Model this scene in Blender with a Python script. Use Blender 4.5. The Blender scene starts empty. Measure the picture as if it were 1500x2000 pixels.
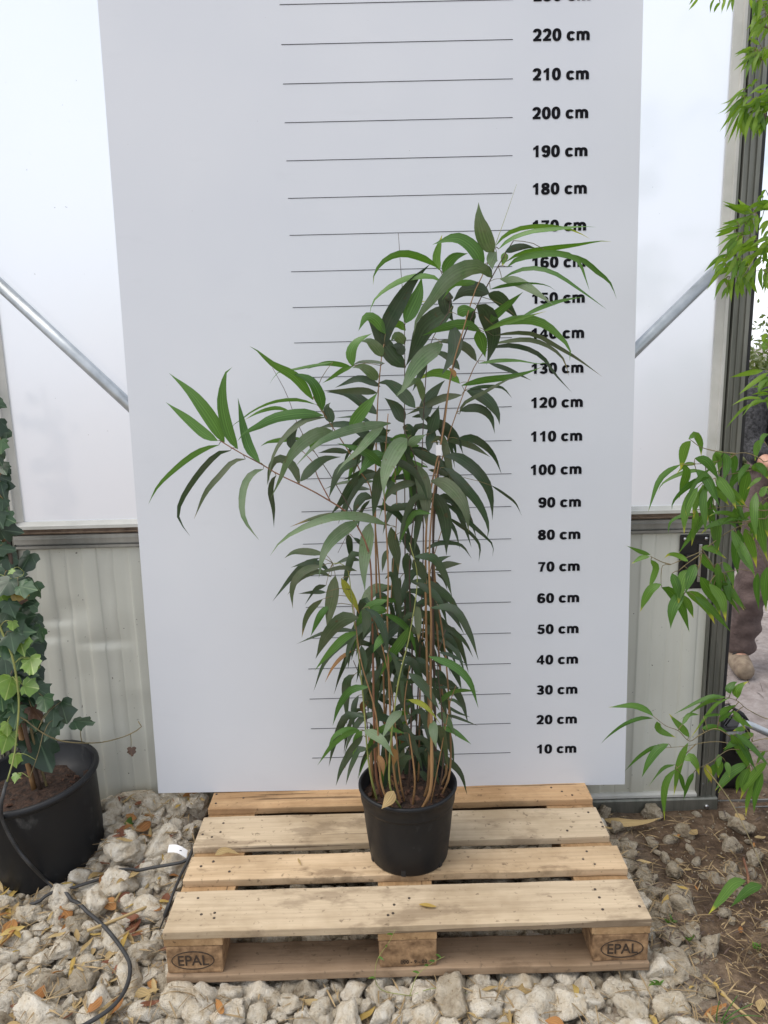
import bpy, bmesh, math, random
from math import sin, cos, pi, radians, atan2, sqrt, exp
from mathutils import Vector, Matrix, noise, Euler
random.seed(7)
scene = bpy.context.scene
C = scene.collection

# ------------------------------------------------------------------ camera
CAM = Vector((-0.0376, -1.6106, 1.5123))
PITCH, YAW, ROLL, F = 0.20354, 0.00369, -0.02475, 1478.07      # F in pixels of a 1500 x 2000 picture
FW = Vector((sin(YAW)*cos(PITCH), cos(YAW)*cos(PITCH), -sin(PITCH)))
R0 = Vector((cos(YAW), -sin(YAW), 0)); U0 = R0.cross(FW)
RT = R0*cos(ROLL) + U0*sin(ROLL); UP = -R0*sin(ROLL) + U0*cos(ROLL)
cd = bpy.data.cameras.new('camera'); cam = bpy.data.objects.new('camera', cd); C.objects.link(cam)
cam.matrix_world = Matrix(((RT.x, UP.x, -FW.x, CAM.x), (RT.y, UP.y, -FW.y, CAM.y), (RT.z, UP.z, -FW.z, CAM.z), (0, 0, 0, 1)))
cd.sensor_fit = 'VERTICAL'; cd.sensor_height = 24.0; cd.lens = 24.0*F/2000.0
cd.clip_start = 0.05; cd.clip_end = 2000
scene.camera = cam

# ------------------------------------------------------------------ sky, sun, exposure
SUN_EL, SUN_ROT = radians(60), radians(-102)                     # behind thin cloud, to the left
w = bpy.data.worlds.new('World'); scene.world = w; w.use_nodes = True
wn = w.node_tree; wn.nodes.clear()
out = wn.nodes.new('ShaderNodeOutputWorld'); bg = wn.nodes.new('ShaderNodeBackground')
sky = wn.nodes.new('ShaderNodeTexSky'); sky.sky_type = 'NISHITA'; sky.sun_disc = False
sky.sun_elevation = SUN_EL; sky.sun_rotation = SUN_ROT; sky.dust_density = 3.0; sky.air_density = 1.0
tc = wn.nodes.new('ShaderNodeTexCoord'); mp = wn.nodes.new('ShaderNodeMapping'); mp.inputs['Scale'].default_value = (1, 1, 2.2)
cn = wn.nodes.new('ShaderNodeTexNoise'); cn.inputs['Scale'].default_value = 2.6; cn.inputs['Detail'].default_value = 7; cn.inputs['Roughness'].default_value = 0.55
cr = wn.nodes.new('ShaderNodeMapRange'); cr.inputs['From Min'].default_value = 0.36; cr.inputs['From Max'].default_value = 0.6
cr.inputs['To Min'].default_value = 0.35; cr.inputs['To Max'].default_value = 0.97
mx = wn.nodes.new('ShaderNodeMix'); mx.data_type = 'RGBA'; mx.inputs[7].default_value = (7.3, 7.5, 8.0, 1)
wn.links.new(tc.outputs['Generated'], mp.inputs['Vector']); wn.links.new(mp.outputs[0], cn.inputs['Vector'])
wn.links.new(cn.outputs[0], cr.inputs['Value']); wn.links.new(cr.outputs[0], mx.inputs[0])
wn.links.new(sky.outputs[0], mx.inputs[6]); wn.links.new(mx.outputs[2], bg.inputs['Color'])
bg.inputs['Strength'].default_value = 0.13; wn.links.new(bg.outputs[0], out.inputs[0])
sd = bpy.data.lights.new('sun', 'SUN'); sd.energy = 1.5; sd.angle = radians(45); sd.color = (1, 0.95, 0.87)
sun = bpy.data.objects.new('sun', sd); C.objects.link(sun)
sdir = Vector((sin(SUN_ROT)*cos(SUN_EL), cos(SUN_ROT)*cos(SUN_EL), sin(SUN_EL)))
sun.rotation_euler = sdir.to_track_quat('Z', 'Y').to_euler(); sun.location = sdir*30
scene.view_settings.view_transform = 'Standard'; scene.view_settings.look = 'None'
scene.view_settings.exposure = 0.52; scene.view_settings.gamma = 1.0
scene.render.engine = 'CYCLES'
scene.cycles.max_bounces = 8; scene.cycles.transparent_max_bounces = 12

# ------------------------------------------------------------------ helpers
def ray(px, py): return RT*((px-750)/F) + UP*((1000-py)/F) + FW
def W(px, py, Y):
    d = ray(px, py); return CAM + d*((Y-CAM.y)/d.y)
def WZ(px, py, z):
    d = ray(px, py); return CAM + d*((z-CAM.z)/d.z)
def depth(P): return (P-CAM).dot(FW)
def toPx(P):
    d = P-CAM; z = d.dot(FW); return 750+F*d.dot(RT)/z, 1000-F*d.dot(UP)/z
def sm(a, b, x):
    t = max(0, min(1, (x-a)/(b-a))); return t*t*(3-2*t)

class NT:
    def __init__(s, name):
        s.m = bpy.data.materials.new(name); s.m.use_nodes = True; s.t = s.m.node_tree; s.t.nodes.clear()
        s.o = s.t.nodes.new('ShaderNodeOutputMaterial')
    def n(s, typ, **kw):
        nd = s.t.nodes.new('ShaderNode'+typ)
        for k, v in kw.items():
            if k.startswith('_'): setattr(nd, k[1:], v)
            else: nd.inputs[k.replace('__', ' ')].default_value = v
        return nd
    def l(s, a, b): s.t.links.new(a, b)
    def ramp(s, fac, stops):
        r = s.n('ValToRGB'); e = r.color_ramp.elements
        while len(e) < len(stops): e.new(0.5)
        for el, (p, c) in zip(e, stops): el.position = p; el.color = (*c, 1) if len(c) == 3 else c
        s.l(fac, r.inputs[0]); return r.outputs[0]
    def noise(s, vec, scale, detail=4, rough=0.55):
        nd = s.n('TexNoise', Scale=scale, Detail=detail, Roughness=rough)
        if vec is not None: s.l(vec, nd.inputs['Vector'])
        return nd.outputs[0]
    def mix(s, fac, a, b, blend='MIX'):
        m = s.n('Mix', _data_type='RGBA', _blend_type=blend)
        for v, i in ((fac, 0), (a, 6), (b, 7)):
            if hasattr(v, 'is_linked'): s.l(v, m.inputs[i])
            elif isinstance(v, (int, float)): m.inputs[i].default_value = v
            else: m.inputs[i].default_value = (*v, 1)
        return m.outputs[2]
    def mapping(s, vec, scale=(1, 1, 1), loc=None):
        m = s.n('Mapping', Scale=scale); s.l(vec, m.inputs['Vector'])
        if loc is not None: s.l(loc, m.inputs['Location'])
        return m.outputs[0]
    def objvec(s):
        """object coordinates shifted by a random amount for each object"""
        tcn = s.n('TexCoord'); oi = s.n('ObjectInfo'); mu = s.n('Math', _operation='MULTIPLY'); mu.inputs[1].default_value = 37.0
        s.l(oi.outputs['Random'], mu.inputs[0])
        cb = s.n('CombineXYZ')
        for k in range(3): s.l(mu.outputs[0], cb.inputs[k])
        ad = s.n('VectorMath', _operation='ADD'); s.l(tcn.outputs['Object'], ad.inputs[0]); s.l(cb.outputs[0], ad.inputs[1])
        return ad.outputs[0]
    def rnd(s): return s.n('ObjectInfo').outputs['Random']
    def bsdf(s, col, rough=0.5, metal=0.0, bump=None, bs=0.2, bd=0.01, spec=0.5):
        b = s.n('BsdfPrincipled', Metallic=metal)
        b.inputs['Specular IOR Level'].default_value = spec
        if hasattr(col, 'is_linked'): s.l(col, b.inputs['Base Color'])
        else: b.inputs['Base Color'].default_value = (*col, 1)
        if hasattr(rough, 'is_linked'): s.l(rough, b.inputs['Roughness'])
        else: b.inputs['Roughness'].default_value = rough
        if bump is not None:
            bn = s.n('Bump', Strength=bs, Distance=bd); s.l(bump, bn.inputs['Height']); s.l(bn.outputs[0], b.inputs['Normal'])
        return b
    def done(s, b):
        s.l(b.outputs[0], s.o.inputs['Surface']); return s.m

def mk_leaf(name, c1, c2, tip=None, dust=None, rough=0.45, trans=0.22, spots=0.0, veins=0.55):
    t = NT(name); uv = t.n('TexCoord').outputs['UV']; ov = t.objvec()
    base = t.ramp(t.rnd(), [(0.0, c1), (1.0, c2)])
    st = t.noise(t.mapping(uv, (26, 0.6, 1)), 1.0, 2)
    vein = t.ramp(st, [(0.35, (veins,)*3), (0.65, (1.25,)*3)])
    col = t.mix(0.7, base, vein, 'MULTIPLY')
    sp = t.n('SeparateXYZ'); t.l(uv, sp.inputs[0])
    mid = t.ramp(sp.outputs[0], [(0.475, (0, 0, 0)), (0.5, (1, 1, 1)), (0.525, (0, 0, 0))])
    col = t.mix(t.mix(0.30, (0, 0, 0), mid, 'MIX'), col, tuple(min(1, a*2.4+0.02) for a in c2))
    if dust:
        dm = t.ramp(t.noise(ov, 22, 5), [(0.3, (0, 0, 0)), (0.72, (1, 1, 1))])
        col = t.mix(t.mix(1.0, dm, (0.6, 0.6, 0.6), 'MULTIPLY'), col, dust)
    if tip:
        ad = t.n('Math', _operation='ADD'); nz = t.noise(ov, 30, 3); t.l(sp.outputs[1], ad.inputs[0])
        mm = t.n('Math', _operation='MULTIPLY'); mm.inputs[1].default_value = 0.25; t.l(nz, mm.inputs[0]); t.l(mm.outputs[0], ad.inputs[1])
        a2 = t.n('Math', _operation='MULTIPLY_ADD'); t.l(t.rnd(), a2.inputs[0]); a2.inputs[1].default_value = 0.26; a2.inputs[2].default_value = -0.25
        a3 = t.n('Math', _operation='ADD'); t.l(ad.outputs[0], a3.inputs[0]); t.l(a2.outputs[0], a3.inputs[1])
        tm = t.ramp(a3.outputs[0], [(0.86, (0, 0, 0)), (1.12, (1, 1, 1))])
        col = t.mix(tm, col, tip)
    if spots:
        sm_ = t.ramp(t.noise(ov, 60, 4), [(0.62, (0, 0, 0)), (0.72, (1, 1, 1))])
        col = t.mix(t.mix(1.0, sm_, (spots,)*3, 'MULTIPLY'), col, (0.09, 0.05, 0.02))
    b = t.bsdf(col, rough, 0, st, 0.25, 0.002, 0.4)
    tr = t.n('BsdfTranslucent'); t.l(t.mix(1.0, col, (1.5, 1.6, 0.7), 'MULTIPLY'), tr.inputs[0])
    ms = t.n('MixShader'); ms.inputs[0].default_value = trans
    t.l(b.outputs[0], ms.inputs[1]); t.l(tr.outputs[0], ms.inputs[2]); t.l(ms.outputs[0], t.o.inputs[0])
    return t.m

M = {}
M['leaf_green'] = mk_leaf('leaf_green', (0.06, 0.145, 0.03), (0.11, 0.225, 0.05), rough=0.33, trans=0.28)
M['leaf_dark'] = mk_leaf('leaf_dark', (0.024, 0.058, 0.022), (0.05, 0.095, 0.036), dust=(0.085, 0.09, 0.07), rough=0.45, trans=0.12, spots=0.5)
M['leaf_dusty'] = mk_leaf('leaf_dusty', (0.085, 0.15, 0.06), (0.125, 0.20, 0.085), dust=(0.22, 0.25, 0.18), rough=0.6, trans=0.15, spots=0.6)
M['leaf_olive'] = mk_leaf('leaf_olive', (0.05, 0.085, 0.032), (0.085, 0.12, 0.045), dust=(0.14, 0.14, 0.10), tip=(0.25, 0.18, 0.07), rough=0.55, trans=0.14, spots=0.7)
M['leaf_yellow'] = mk_leaf('leaf_yellow', (0.22, 0.24, 0.03), (0.30, 0.30, 0.04), tip=(0.3, 0.16, 0.04), trans=0.2, spots=0.4)
M['leaf_brown'] = mk_leaf('leaf_brown', (0.20, 0.10, 0.035), (0.30, 0.17, 0.06), rough=0.7, trans=0.1)
M['leaf_fresh'] = mk_leaf('leaf_fresh', (0.06, 0.15, 0.022), (0.12, 0.23, 0.035), tip=(0.42, 0.40, 0.05), rough=0.33, trans=0.36)
M['leaf_fine'] = mk_leaf('leaf_fine', (0.10, 0.20, 0.02), (0.22, 0.34, 0.04), rough=0.42, trans=0.42)

def simple(name, c1, c2, scale=8, rough=0.6, metal=0, bs=0.2, bd=0.003, detail=5, stretch=(1, 1, 1), spec=0.5, lo=0.3, hi=0.7):
    t = NT(name); v = t.mapping(t.objvec(), stretch); nz = t.noise(v, scale, detail)
    return t.done(t.bsdf(t.ramp(nz, [(lo, c1), (hi, c2)]), rough, metal, nz, bs, bd, spec))
M['culm'] = simple('culm_brown', (0.16, 0.085, 0.035), (0.33, 0.19, 0.08), 30, 0.5, stretch=(1, 1, 0.25))
M['culm_dark'] = simple('culm_dark', (0.045, 0.03, 0.022), (0.10, 0.06, 0.04), 30, 0.5, stretch=(1, 1, 0.25))
M['culm_red'] = simple('culm_red', (0.16, 0.07, 0.04), (0.26, 0.12, 0.06), 30, 0.5)
M['culm_green'] = simple('culm_green', (0.16, 0.20, 0.05), (0.32, 0.33, 0.10), 30, 0.5)
M['twig'] = simple('twig', (0.10, 0.085, 0.04), (0.22, 0.17, 0.07), 40, 0.6)
M['plastic'] = None
def mk_plastic():
    t = NT('black_pot_plastic'); ov = t.objvec()
    n1 = t.noise(ov, 9, 6); n2 = t.noise(t.mapping(ov, (1, 1, 0.6)), 45, 5)
    dirt = t.ramp(n1, [(0.56, (0, 0, 0)), (0.80, (1, 1, 1))]); d2 = t.ramp(n2, [(0.5, (0, 0, 0)), (0.75, (1, 1, 1))])
    col = t.mix(t.mix(1.0, dirt, d2, 'MULTIPLY'), (0.009, 0.0098, 0.0115), (0.15, 0.15, 0.145))
    hz = t.ramp(t.noise(ov, 3.5, 4), [(0.35, (0.008, 0.0088, 0.0105)), (0.7, (0.017, 0.0175, 0.019))])
    col = t.mix(0.5, col, hz, 'LIGHTEN')
    return t.done(t.bsdf(col, t.ramp(n1, [(0.3, (0.38,)*3), (0.7, (0.62,)*3)]), 0, n2, 0.12, 0.002, 0.32))
M['plastic'] = mk_plastic()
M['soil'] = simple('potting_soil', (0.012, 0.008, 0.006), (0.075, 0.04, 0.025), 70, 0.95, bs=1.0, bd=0.01, detail=8)
M['bark_chip'] = simple('bark_chip', (0.06, 0.03, 0.02), (0.17, 0.085, 0.05), 60, 0.9, bs=0.6)
def mk_wood(name, c1, c2, stain=(0.13, 0.075, 0.035), stain_amt=0.55, grey=0.0, along=0):
    t = NT(name); ov = t.objvec()
    s1 = [9.0]*3; s1[along] = 0.55
    s2 = [60.0]*3; s2[along] = 2.0
    g = t.noise(t.mapping(ov, tuple(s1)), 3.0, 6, 0.6); f = t.noise(t.mapping(ov, tuple(s2)), 2.0, 4, 0.6)
    col = t.ramp(g, [(0.25, c1), (0.5, tuple(0.5*(a+b) for a, b in zip(c1, c2))), (0.75, c2)])
    col = t.mix(0.45, col, t.ramp(f, [(0.25, (0.6, 0.55, 0.5)), (0.7, (1.15, 1.12, 1.1))]), 'MULTIPLY')
    tint = t.ramp(t.rnd(), [(0, (0.86, 0.84, 0.80)), (1, (1.1, 1.07, 1.0))]); col = t.mix(1.0, col, tint, 'MULTIPLY')
    b1 = t.ramp(t.noise(t.mapping(ov, (1, 2.2, 1) if along == 0 else (2.2, 1, 1)), 5.5, 7, 0.62), [(0.54, (0, 0, 0)), (0.62, (1, 1, 1))])
    col = t.mix(t.mix(1.0, b1, (stain_amt,)*3, 'MULTIPLY'), col, stain)
    sp = t.ramp(t.noise(ov, 60, 4), [(0.62, (0, 0, 0)), (0.70, (1, 1, 1))])
    col = t.mix(t.mix(1.0, sp, (0.6,)*3, 'MULTIPLY'), col, (0.10, 0.065, 0.035))
    s3 = [34.0]*3; s3[along] = 0.9
    ck = t.ramp(t.noise(t.mapping(ov, tuple(s3)), 1.3, 3, 0.5), [(0.305, (1, 1, 1)), (0.325, (0, 0, 0))])
    col = t.mix(t.mix(1.0, ck, (0.7,)*3, 'MULTIPLY'), col, (0.09, 0.055, 0.03))
    dirt = t.ramp(t.noise(ov, 3.1, 5, 0.6), [(0.36, (0.60, 0.55, 0.47)), (0.54, (1.0, 1.0, 1.0))]); col = t.mix(0.7, col, dirt, 'MULTIPLY')
    if grey: col = t.mix(grey, col, (0.24, 0.21, 0.17))
    hs = t.n('Math', _operation='ADD'); t.l(g, hs.inputs[0]); t.l(f, hs.inputs[1])
    return t.done(t.bsdf(col, 0.75, 0, hs.outputs[0], 0.35, 0.003, 0.25))
M['wood'] = mk_wood('pallet_wood', (0.41, 0.30, 0.19), (0.63, 0.495, 0.345))
M['wood_grey'] = mk_wood('pallet_wood_weathered', (0.43, 0.345, 0.245), (0.62, 0.52, 0.39), stain=(0.20, 0.14, 0.085), stain_amt=0.5, grey=0.08)
M['wood_raw'] = mk_wood('pallet_wood_raw', (0.44, 0.28, 0.155), (0.62, 0.44, 0.27), stain_amt=0.25)
M['wood_y'] = mk_wood('pallet_stringer_wood', (0.36, 0.23, 0.12), (0.52, 0.36, 0.21), stain_amt=0.3, along=1)
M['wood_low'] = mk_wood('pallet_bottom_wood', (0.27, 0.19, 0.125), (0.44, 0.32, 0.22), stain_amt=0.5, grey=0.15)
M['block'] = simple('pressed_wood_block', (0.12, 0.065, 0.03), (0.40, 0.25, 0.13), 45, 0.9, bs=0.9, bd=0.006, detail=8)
M['burn'] = simple('burned_mark', (0.025, 0.016, 0.011), (0.06, 0.038, 0.024), 80, 0.9)
M['nail'] = simple('nail_head', (0.05, 0.04, 0.03), (0.13, 0.10, 0.08), 200, 0.6, 0.5)
def mk_board():
    t = NT('white_board'); ov = t.n('TexCoord').outputs['Object']
    a = t.noise(ov, 1.6, 3); sp = t.ramp(t.noise(ov, 95, 2), [(0.775, (0, 0, 0)), (0.80, (1, 1, 1))])
    col = t.ramp(a, [(0.3, (0.63, 0.655, 0.70)), (0.7, (0.68, 0.70, 0.735))])
    sm_ = t.ramp(t.noise(t.mapping(ov, (1.0, 1, 3.0)), 6, 6), [(0.62, (0, 0, 0)), (0.8, (1, 1, 1))])
    col = t.mix(t.mix(1.0, sm_, (0.10,)*3, 'MULTIPLY'), col, (0.45, 0.46, 0.48))
    col = t.mix(t.mix(1.0, sp, (0.6,)*3, 'MULTIPLY'), col, (0.2, 0.19, 0.18))
    return t.done(t.bsdf(col, 0.42, 0, a, 0.05, 0.01, 0.5))
M['board'] = mk_board()
M['ink'] = simple('black_print', (0.006, 0.006, 0.008), (0.010, 0.010, 0.013), 40, 0.85, spec=0.12)
M['alu'] = simple('aluminium', (0.22, 0.22, 0.205), (0.36, 0.36, 0.34), 14, 0.42, 0.75, bs=0.06, stretch=(1, 1, 0.3))
M['alu_dark'] = simple('aluminium_dark_reflection', (0.13, 0.135, 0.115), (0.23, 0.23, 0.20), 12, 0.45, 0.55, bs=0.08, stretch=(4, 4, 0.4))  # dark olive reflection of the surroundings is put into the base colour
M['bead'] = simple('glazing_bead', (0.47, 0.47, 0.43), (0.60, 0.59, 0.55), 10, 0.45, 0, bs=0.05)
M['bead_brown'] = simple('rail_groove_brown', (0.10, 0.065, 0.045), (0.22, 0.16, 0.11), 30, 0.8)  # dark brown tone of the groove strip above the mid rail
M['rubber'] = simple('rubber_seal', (0.010, 0.010, 0.011), (0.022, 0.022, 0.022), 30, 0.6)
M['galv'] = simple('galvanised_tube', (0.34, 0.37, 0.39), (0.47, 0.50, 0.52), 25, 0.38, 0.6, bs=0.06)
def mk_panel():
    t = NT('grey_green_panel_paint'); ov = t.n('TexCoord').outputs['Object']
    a = t.noise(ov, 4, 5); sp = t.ramp(t.noise(ov, 85, 2), [(0.735, (0, 0, 0)), (0.75, (1, 1, 1))])
    col = t.ramp(a, [(0.3, (0.53, 0.535, 0.475)), (0.7, (0.58, 0.585, 0.52))])
    st = t.ramp(t.noise(t.mapping(ov, (14, 14, 0.8)), 2, 6), [(0.5, (1, 1, 1)), (0.8, (0.92, 0.91, 0.88))]); col = t.mix(0.5, col, st, 'MULTIPLY')
    sz = t.n('SeparateXYZ'); t.l(ov, sz.inputs[0])
    low = t.ramp(sz.outputs[2], [(0.02, (0.78, 0.74, 0.66)), (0.16, (1, 1, 1))]); col = t.mix(1.0, col, low, 'MULTIPLY')
    col = t.mix(sp, col, (0.09, 0.08, 0.07))
    return t.done(t.bsdf(col, 0.42, 0, None))
M['panel'] = mk_panel()
def mk_pane():
    t = NT('milky_plastic_pane'); ov = t.n('TexCoord').outputs['Object']
    a = t.noise(ov, 2.2, 5); d = t.ramp(t.noise(ov, 70, 2), [(0.775, (0, 0, 0)), (0.79, (1, 1, 1))])
    tr = t.n('BsdfTranslucent'); t.l(t.mix(d, t.ramp(a, [(0.3, (0.90, 0.94, 0.985)), (0.7, (0.95, 0.97, 0.985))]), (0.2, 0.2, 0.2)), tr.inputs[0])
    rf = t.n('BsdfRefraction', Roughness=0.75, IOR=1.5); rf.inputs[0].default_value = (0.945, 0.975, 1.0, 1)
    gl = t.n('BsdfGlossy', Roughness=0.16); gl.inputs[0].default_value = (1, 1, 1, 1)
    m1 = t.n('MixShader'); m1.inputs[0].default_value = 0.55; t.l(tr.outputs[0], m1.inputs[1]); t.l(rf.outputs[0], m1.inputs[2])
    m2 = t.n('MixShader'); m2.inputs[0].default_value = 0.10; t.l(m1.outputs[0], m2.inputs[1]); t.l(gl.outputs[0], m2.inputs[2])
    bn = t.n('Bump', Strength=0.15, Distance=0.01); t.l(a, bn.inputs['Height']); t.l(bn.outputs[0], gl.inputs['Normal'])
    t.l(m2.outputs[0], t.o.inputs[0]); return t.m
M['pane'] = mk_pane()
M['blackmetal'] = simple('black_metal', (0.012, 0.012, 0.013), (0.03, 0.028, 0.026), 25, 0.45, 0.3)
M['steel'] = simple('steel', (0.4, 0.4, 0.4), (0.55, 0.55, 0.55), 30, 0.3, 0.9)
M['hose'] = simple('black_hose', (0.014, 0.014, 0.015), (0.05, 0.05, 0.05), 18, 0.55)
M['paper'] = simple('white_tag_paper', (0.72, 0.72, 0.72), (0.82, 0.82, 0.82), 20, 0.6)
def mk_stone(name, c1, c2, c3, k=1.0):
    t = NT(name); ov = t.objvec()
    a = t.noise(ov, 1.7*k, 8, 0.65); b = t.noise(ov, 6.0*k, 6, 0.7)
    col = t.ramp(a, [(0.27, c3), (0.45, c1), (0.66, c2)])
    pit = t.ramp(b, [(0.31, (0.38, 0.30, 0.20)), (0.41, (1, 1, 1))]); col = t.mix(0.8, col, pit, 'MULTIPLY')
    tint = t.ramp(t.rnd(), [(0, (0.86, 0.83, 0.77)), (0.4, (1, 0.985, 0.95)), (1, (1.06, 1.05, 1.03))]); col = t.mix(1.0, col, tint, 'MULTIPLY')
    h = t.n('Math', _operation='ADD'); t.l(a, h.inputs[0]); t.l(b, h.inputs[1])
    return t.done(t.bsdf(col, 0.92, 0, h.outputs[0], 1.0, 0.014, 0.2))
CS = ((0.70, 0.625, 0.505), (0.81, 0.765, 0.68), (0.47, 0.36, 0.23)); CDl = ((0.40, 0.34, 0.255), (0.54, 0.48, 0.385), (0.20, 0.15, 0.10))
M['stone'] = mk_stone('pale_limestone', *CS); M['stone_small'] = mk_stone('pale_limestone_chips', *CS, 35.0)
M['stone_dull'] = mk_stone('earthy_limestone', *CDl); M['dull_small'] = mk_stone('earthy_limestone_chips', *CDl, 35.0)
def mk_ground():
    t = NT('ground_soil'); ov = t.n('TexCoord').outputs['Object']
    a = t.noise(ov, 7, 8, 0.65); b = t.noise(ov, 60, 7, 0.7); big = t.noise(ov, 2.2, 4)
    dirt = t.ramp(a, [(0.30, (0.038, 0.023, 0.014)), (0.5, (0.115, 0.075, 0.046)), (0.7, (0.27, 0.195, 0.13))])
    crumbs = t.ramp(b, [(0.3, (0.4, 0.36, 0.3)), (0.55, (1, 1, 1)), (0.75, (1.5, 1.42, 1.3))]); dirt = t.mix(0.8, dirt, crumbs, 'MULTIPLY')
    grit = t.ramp(b, [(0.3, (0.20, 0.15, 0.10)), (0.65, (0.44, 0.39, 0.32))])
    pale = t.ramp(t.noise(ov, 14, 8, 0.7), [(0.3, (0.20, 0.165, 0.15)), (0.7, (0.42, 0.37, 0.35))])
    s = t.n('SeparateXYZ'); t.l(ov, s.inputs[0])
    jx = t.n('MapRange'); t.l(s.outputs[0], jx.inputs[0])
    jx.inputs['From Min'].default_value = 0.55; jx.inputs['From Max'].default_value = 0.8
    col = t.mix(jx.outputs[0], grit, dirt)
    jy = t.n('MapRange'); t.l(s.outputs[1], jy.inputs[0]); jy.inputs['From Min'].default_value = 0.85; jy.inputs['From Max'].default_value = 1.3
    col = t.mix(jy.outputs[0], col, pale)
    h = t.n('Math', _operation='ADD'); t.l(a, h.inputs[0]); t.l(b, h.inputs[1])
    ro = t.ramp(big, [(0.4, (0.55,)*3), (0.6, (0.95,)*3)])
    rr = t.mix(jy.outputs[0], (0.95,)*3, ro)
    return t.done(t.bsdf(col, rr, 0, h.outputs[0], 0.9, 0.012, 0.35))
M['ground'] = mk_ground()
M['straw'] = simple('dry_straw', (0.13, 0.085, 0.04), (0.40, 0.29, 0.15), 9, 0.85, lo=0.35, hi=0.65)
M['dry_tan'] = mk_leaf('dry_tan', (0.36, 0.25, 0.11), (0.50, 0.37, 0.18), rough=0.7, trans=0.15)
M['dry_orange'] = mk_leaf('dry_orange', (0.30, 0.13, 0.04), (0.40, 0.19, 0.06), rough=0.7, trans=0.15)
M['dry_red'] = mk_leaf('dry_red', (0.15, 0.055, 0.03), (0.23, 0.09, 0.045), rough=0.6, trans=0.1)
M['dry_yellow'] = mk_leaf('dry_yellow', (0.44, 0.29, 0.07), (0.54, 0.39, 0.13), rough=0.6, trans=0.2)
def mk_ivy(name, c1, c2, vein):
    t = NT(name); uv = t.n('TexCoord').outputs['UV']; ov = t.objvec()
    base = t.ramp(t.rnd(), [(0, c1), (1, c2)])
    col = t.mix(0.6, base, t.ramp(t.noise(ov, 40, 5), [(0.3, (0.7,)*3), (0.7, (1.2,)*3)]), 'MULTIPLY')
    # palmate veins from the leaf base: angular stripes
    s = t.n('SeparateXYZ'); t.l(uv, s.inputs[0])
    at = t.n('Math', _operation='ARCTAN2'); t.l(s.outputs[0], at.inputs[0]); t.l(s.outputs[1], at.inputs[1])
    m5 = t.n('Math', _operation='MULTIPLY'); m5.inputs[1].default_value = 6.8; t.l(at.outputs[0], m5.inputs[0])
    cs = t.n('Math', _operation='COSINE'); t.l(m5.outputs[0], cs.inputs[0])
    vm = t.ramp(cs.outputs[0], [(0.955, (0, 0, 0)), (0.995, (0.6, 0.6, 0.6))])
    col = t.mix(vm, col, vein)
    b = t.bsdf(col, 0.35, 0, None, spec=0.5); tr = t.n('BsdfTranslucent'); t.l(col, tr.inputs[0])
    ms = t.n('MixShader'); ms.inputs[0].default_value = 0.14; t.l(b.outputs[0], ms.inputs[1]); t.l(tr.outputs[0], ms.inputs[2]); t.l(ms.outputs[0], t.o.inputs[0])
    return t.m
M['ivy_d'] = mk_ivy('ivy_dark', (0.016, 0.038, 0.018), (0.034, 0.07, 0.03), (0.10, 0.16, 0.09))
M['ivy_m'] = mk_ivy('ivy_mid', (0.04, 0.09, 0.04), (0.07, 0.14, 0.055), (0.2, 0.28, 0.13))
M['ivy_b'] = mk_ivy('ivy_bright', (0.12, 0.22, 0.03), (0.20, 0.31, 0.045), (0.38, 0.46, 0.14))
M['ivy_y'] = mk_ivy('ivy_yellowing', (0.22, 0.16, 0.02), (0.28, 0.2, 0.03), (0.35, 0.3, 0.05))
M['ivy_r'] = mk_ivy('ivy_reddish', (0.06, 0.032, 0.018), (0.10, 0.05, 0.028), (0.15, 0.09, 0.05))

def link(o, parent=None):
    C.objects.link(o)
    if parent is not None: o.parent = parent
    return o
def mesh(name, V, Fc, mat, parent=None, uv=None, smooth=False, local=None):
    """one mesh object; V are world points, made local to `local` (a matrix) or to the parent's"""
    me = bpy.data.meshes.new(name)
    mt = local if local is not None else (parent_matrix(parent) if parent is not None else None)
    if mt is not None:
        inv = mt.inverted(); V = [inv @ Vector(v) for v in V]
    me.from_pydata([tuple(v) for v in V], [], Fc)
    if uv:
        ul = me.uv_layers.new(name='UVMap')
        for lp in me.loops: ul.data[lp.index].uv = uv[lp.vertex_index]
    if smooth: me.polygons.foreach_set('use_smooth', [True]*len(me.polygons))
    me.materials.append(M[mat] if isinstance(mat, str) else mat); me.update()
    o = bpy.data.objects.new(name, me); return link(o, parent)
PM = {}
def parent_matrix(p):
    m = p.matrix_basis.copy()
    while p.parent is not None:
        p = p.parent; m = p.matrix_basis @ m
    return m
def empty(name, loc, label, cat, group=None, rot=(0, 0, 0)):
    o = bpy.data.objects.new(name, None); C.objects.link(o); o.location = loc; o.rotation_euler = rot
    o.empty_display_size = 0.05
    return tag(o, label, cat, group)
def tag(o, label=None, cat=None, group=None, kind=None):
    if label: o['label'] = label
    if cat: o['category'] = cat
    if group: o['group'] = group
    if kind: o['kind'] = kind
    return o
def cat_rom(pts, n):
    """n+1 points along a Catmull-Rom curve through pts"""
    P = [Vector(p) for p in pts]; P = [P[0]*2-P[1]] + P + [P[-1]*2-P[-2]]
    seg = len(P)-3; L = [0]
    for i in range(seg): L.append(L[-1]+(P[i+2]-P[i+1]).length)
    res = []
    for k in range(n+1):
        s = L[-1]*k/n; i = 0
        while i < seg-1 and s > L[i+1]: i += 1
        t = (s-L[i])/max(1e-9, L[i+1]-L[i])
        a, b, c, d = P[i], P[i+1], P[i+2], P[i+3]
        res.append(0.5*((2*b)+(c-a)*t+(2*a-5*b+4*c-d)*t*t+(3*b-a-3*c+d)*t*t*t))
    return res
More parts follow.
